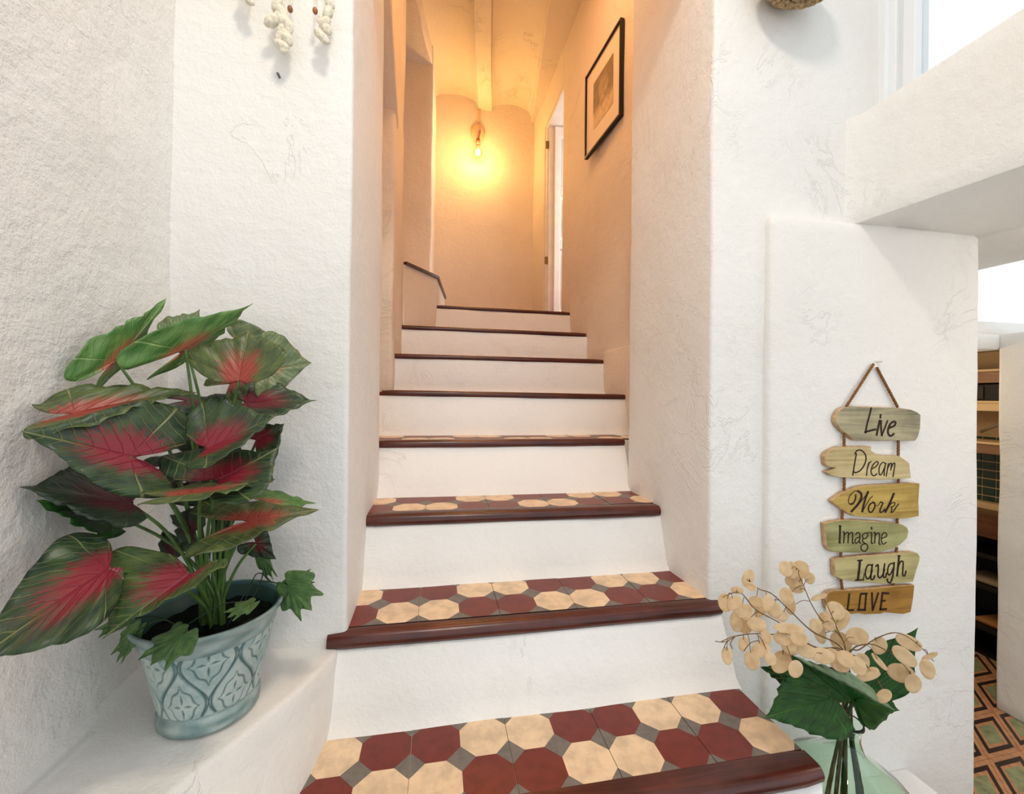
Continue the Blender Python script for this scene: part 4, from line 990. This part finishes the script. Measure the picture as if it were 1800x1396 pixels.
for key, (pts, Yd, lab) in ST.items():
    e = empty('dried_pod_stem', tuple(neck), lab, 'dried flower', 'dried honesty stems in the glass vase')
    n = len(pts); W3 = []
    for i, p in enumerate(pts):
        y = .80+(Yd-.80)*(i/(n-1))**.7; W3.append(px(z4(*p), y))
    an = random.uniform(0, 6.28); bot = vb+Vector((.055*cos(an), .055*sin(an), 0)); nk = neck+Vector((.011*cos(an), .011*sin(an), 0))
    line = catmull([bot, bot.lerp(nk, .6), nk-Vector((0, 0, .02)), nk]+W3, 6)
    bm = bmesh.new(); tube(bm, line, [.0022-.0014*k/(len(line)-1) for k in range(len(line))], 6)
    upper = line[18:]
    pods = []
    for (x, y, rx, ry, an2) in PODS[key]:
        dy = Yd+random.uniform(-.02, .02); c = px(z4(x, y), dy)
        k = 1/4.286*(c-CAMLOC).dot(fwd)/F; pods.append((c, rx*k, ry*k, an2))
        nb = min(upper, key=lambda v: (v-c).length+(.3*max(0, (v-neck).length-(c-neck).length)))
        rim = c+(nb-c).normalized()*min(rx, ry)*k*.9
        tube(bm, catmull([nb, nb.lerp(rim, .5)+Vector((0, 0, .006)), rim], 4), .0007, 5)
    if key == 'd':
        for q in ([(230,678),(150,722),(75,718)], [(180,705),(150,740),(140,770)], [(225,680),(190,730),(205,775)], [(400,712),(340,730),(290,790)]):
            tube(bm, catmull([px(z4(*p), Yd) for p in q], 5), .0008, 5)
    child(mesh_obj('twig', bm, M_TWIG), e)
    for (c, rx, ry, an2) in pods:
        bm = bmesh.new(); ns = 22; view = (c-CAMLOC).normalized(); ux = view.cross(Vector((0, 0, 1))).normalized(); uz = ux.cross(view)
        ca, sa = cos(radians(an2)), sin(radians(an2)); tilt = random.uniform(-.5, .5); rg = []
        for rr_ in (1.0, .93, .5, 0.02):
            ring = []
            for i in range(ns):
                a = 2*pi*i/ns; x, y = rx*cos(a)*rr_, ry*sin(a)*rr_*(1+.06*(sin(a) < 0))
                v = c+ux*(x*ca-y*sa)+uz*(x*sa+y*ca)+view*(x*tilt+.0016*(1-rr_**2))
                if rr_ > .95: v += view*.0006
                ring.append(bm.verts.new(v))
            rg.append(ring)
        for a_, b_ in zip(rg, rg[1:]):
            for i in range(ns): bm.faces.new((a_[i], a_[(i+1) % ns], b_[(i+1) % ns], b_[i]))
        bm.faces.new(rg[-1])
        o = mesh_obj('seed_pod', bm, mpod); md = o.modifiers.new('t', 'SOLIDIFY'); md.thickness = .0006
        child(o, e)

# ------------------------------------------------------------------ kitchen glimpsed through the doorway
KX = 2.72
def KZ(y): return bx(1742, y, KX).z
M_SHELF = wood('kitchen_board', (.60, .45, .33), (.46, .33, .24), .5, 'Y')
M_CTR = wood('kitchen_counter', (.42, .24, .12), (.24, .12, .06), .35, 'Y')
M_KDARK = simple('dark_cabinet', (.10, .075, .06), .5, .3)
M_LIGHTW = simple('light_board', (.88, .76, .58), .5, .3)
def kbox(name, par, x0, x1, y0, y1, z0, z1, mat, bev=.003):
    bm = bmesh.new(); box(bm, x0, x1, y0, y1, z0, z1, bev=bev); o = mesh_obj(name, bm, mat, smooth=False)
    return child(o, par) if par else o
def shelf_thing(label, zt, zb, name='wall_shelf'):
    e = empty(name, (KX+.15, 1.75, zb), label, 'shelf')
    kbox('board', e, KX, KX+.30, 1.45, 2.3, zb, zt, M_SHELF); kbox('edge_strip', e, KX-.006, KX+.30, 1.45, 2.3, zt, zt+.012, M_LIGHTW)
    return e
shelf_thing('brown shelf board nearest the doorway lintel in the kitchen', KZ(653), KZ(673))
e = empty('microwave_oven', (KX+.1, 1.7, KZ(706)), 'black appliance on the kitchen shelf under the top board', 'oven')
kbox('body', e, KX+.02, KX+.28, 1.50, 2.0, KZ(706)+.001, KZ(675), M_KDARK); kbox('front_panel', e, KX+.012, KX+.02, 1.66, 1.98, KZ(702), KZ(679), simple('smoked_glass', (.20, .17, .15), .2, .6))
e = shelf_thing('pale double shelf board under the black appliance in the kitchen', KZ(709), KZ(723)); e.children[0].data.materials[0] = M_LIGHTW
bm = bmesh.new(); a = Vector((KX+.02, 1.60, KZ(728))); b = Vector((KX+.28, 1.60, KZ(770))); tube(bm, [a+Vector((0, -.08, 0)), Vector((KX+.10, 1.72, KZ(762)))], .008, 8)
child(mesh_obj('bracket', bm, simple('grey_bracket', (.55, .50, .42), .5, .4)), e)
shelf_thing('brown shelf board over the green kitchen tiles', KZ(782), KZ(799))
spl = empty('tiled_backsplash', (KX+.24, 1.8, KZ(895)), 'dark green small square tiles with pale grout behind the kitchen counter', 'tiles')
kbox('grout_bed', spl, KX+.225, KX+.24, 1.45, 2.1, KZ(905), KZ(772), M_LIGHTW, 0)
M_GT = simple('dark_green_glaze', (.10, .20, .14), .2, .6)
tsz = .046; bm = bmesh.new(); box(bm, -.004, .004, .003, tsz*1.25-.003, .003, tsz-.003, bev=.001); me = bpy.data.meshes.new('wall_tile'); bm.to_mesh(me); bm.free(); me.materials.append(M_GT)
zz = KZ(772)-tsz
while zz > KZ(903):
    yy = 1.50
    while yy < 1.99:
        o = bpy.data.objects.new('wall_tile', me); COL.objects.link(o); o.location = (KX+.222, yy, zz); child(o, spl); yy += tsz*1.25
    zz -= tsz
ctr = empty('kitchen_counter', (KX+.1, 1.8, GZ), 'thick wooden worktop on dark open shelving in the kitchen', 'counter')
kbox('worktop', ctr, KX-.04, KX+.30, 1.45, 2.4, KZ(944), KZ(908), M_CTR); kbox('upstand', ctr, KX+.16, KX+.22, 1.45, 2.4, KZ(908), KZ(896), M_LIGHTW)
kbox('back_panel', ctr, KX+.24, KX+.27, 1.45, 2.4, GZ, KZ(946), M_KDARK)
for y in (985, 1042, 1115, 1165): kbox('shelf', ctr, KX, KX+.25, 1.45, 2.4, KZ(y), KZ(y)+.022, M_KDARK)
for y in (1.47, 1.80, 2.3): kbox('post', ctr, KX-.004, KX+.03, y, y+.035, GZ, KZ(946), M_KDARK)
for (y, lab, cc, yy, w) in ((1042, 'pale folded item on the upper dark kitchen shelf', (.62, .54, .44), 1.56, .2), (1115, 'tan and white item on the lower dark kitchen shelf', (.70, .48, .28), 1.58, .12)):
    bm = bmesh.new(); box(bm, KX+.03, KX+.2, yy, yy+w, KZ(y)+.022, KZ(y)+.045, bev=.008); tag(mesh_obj('folded_cloth', bm, simple('cloth_%d' % y, cc, .8, .2)), lab, 'cloth')
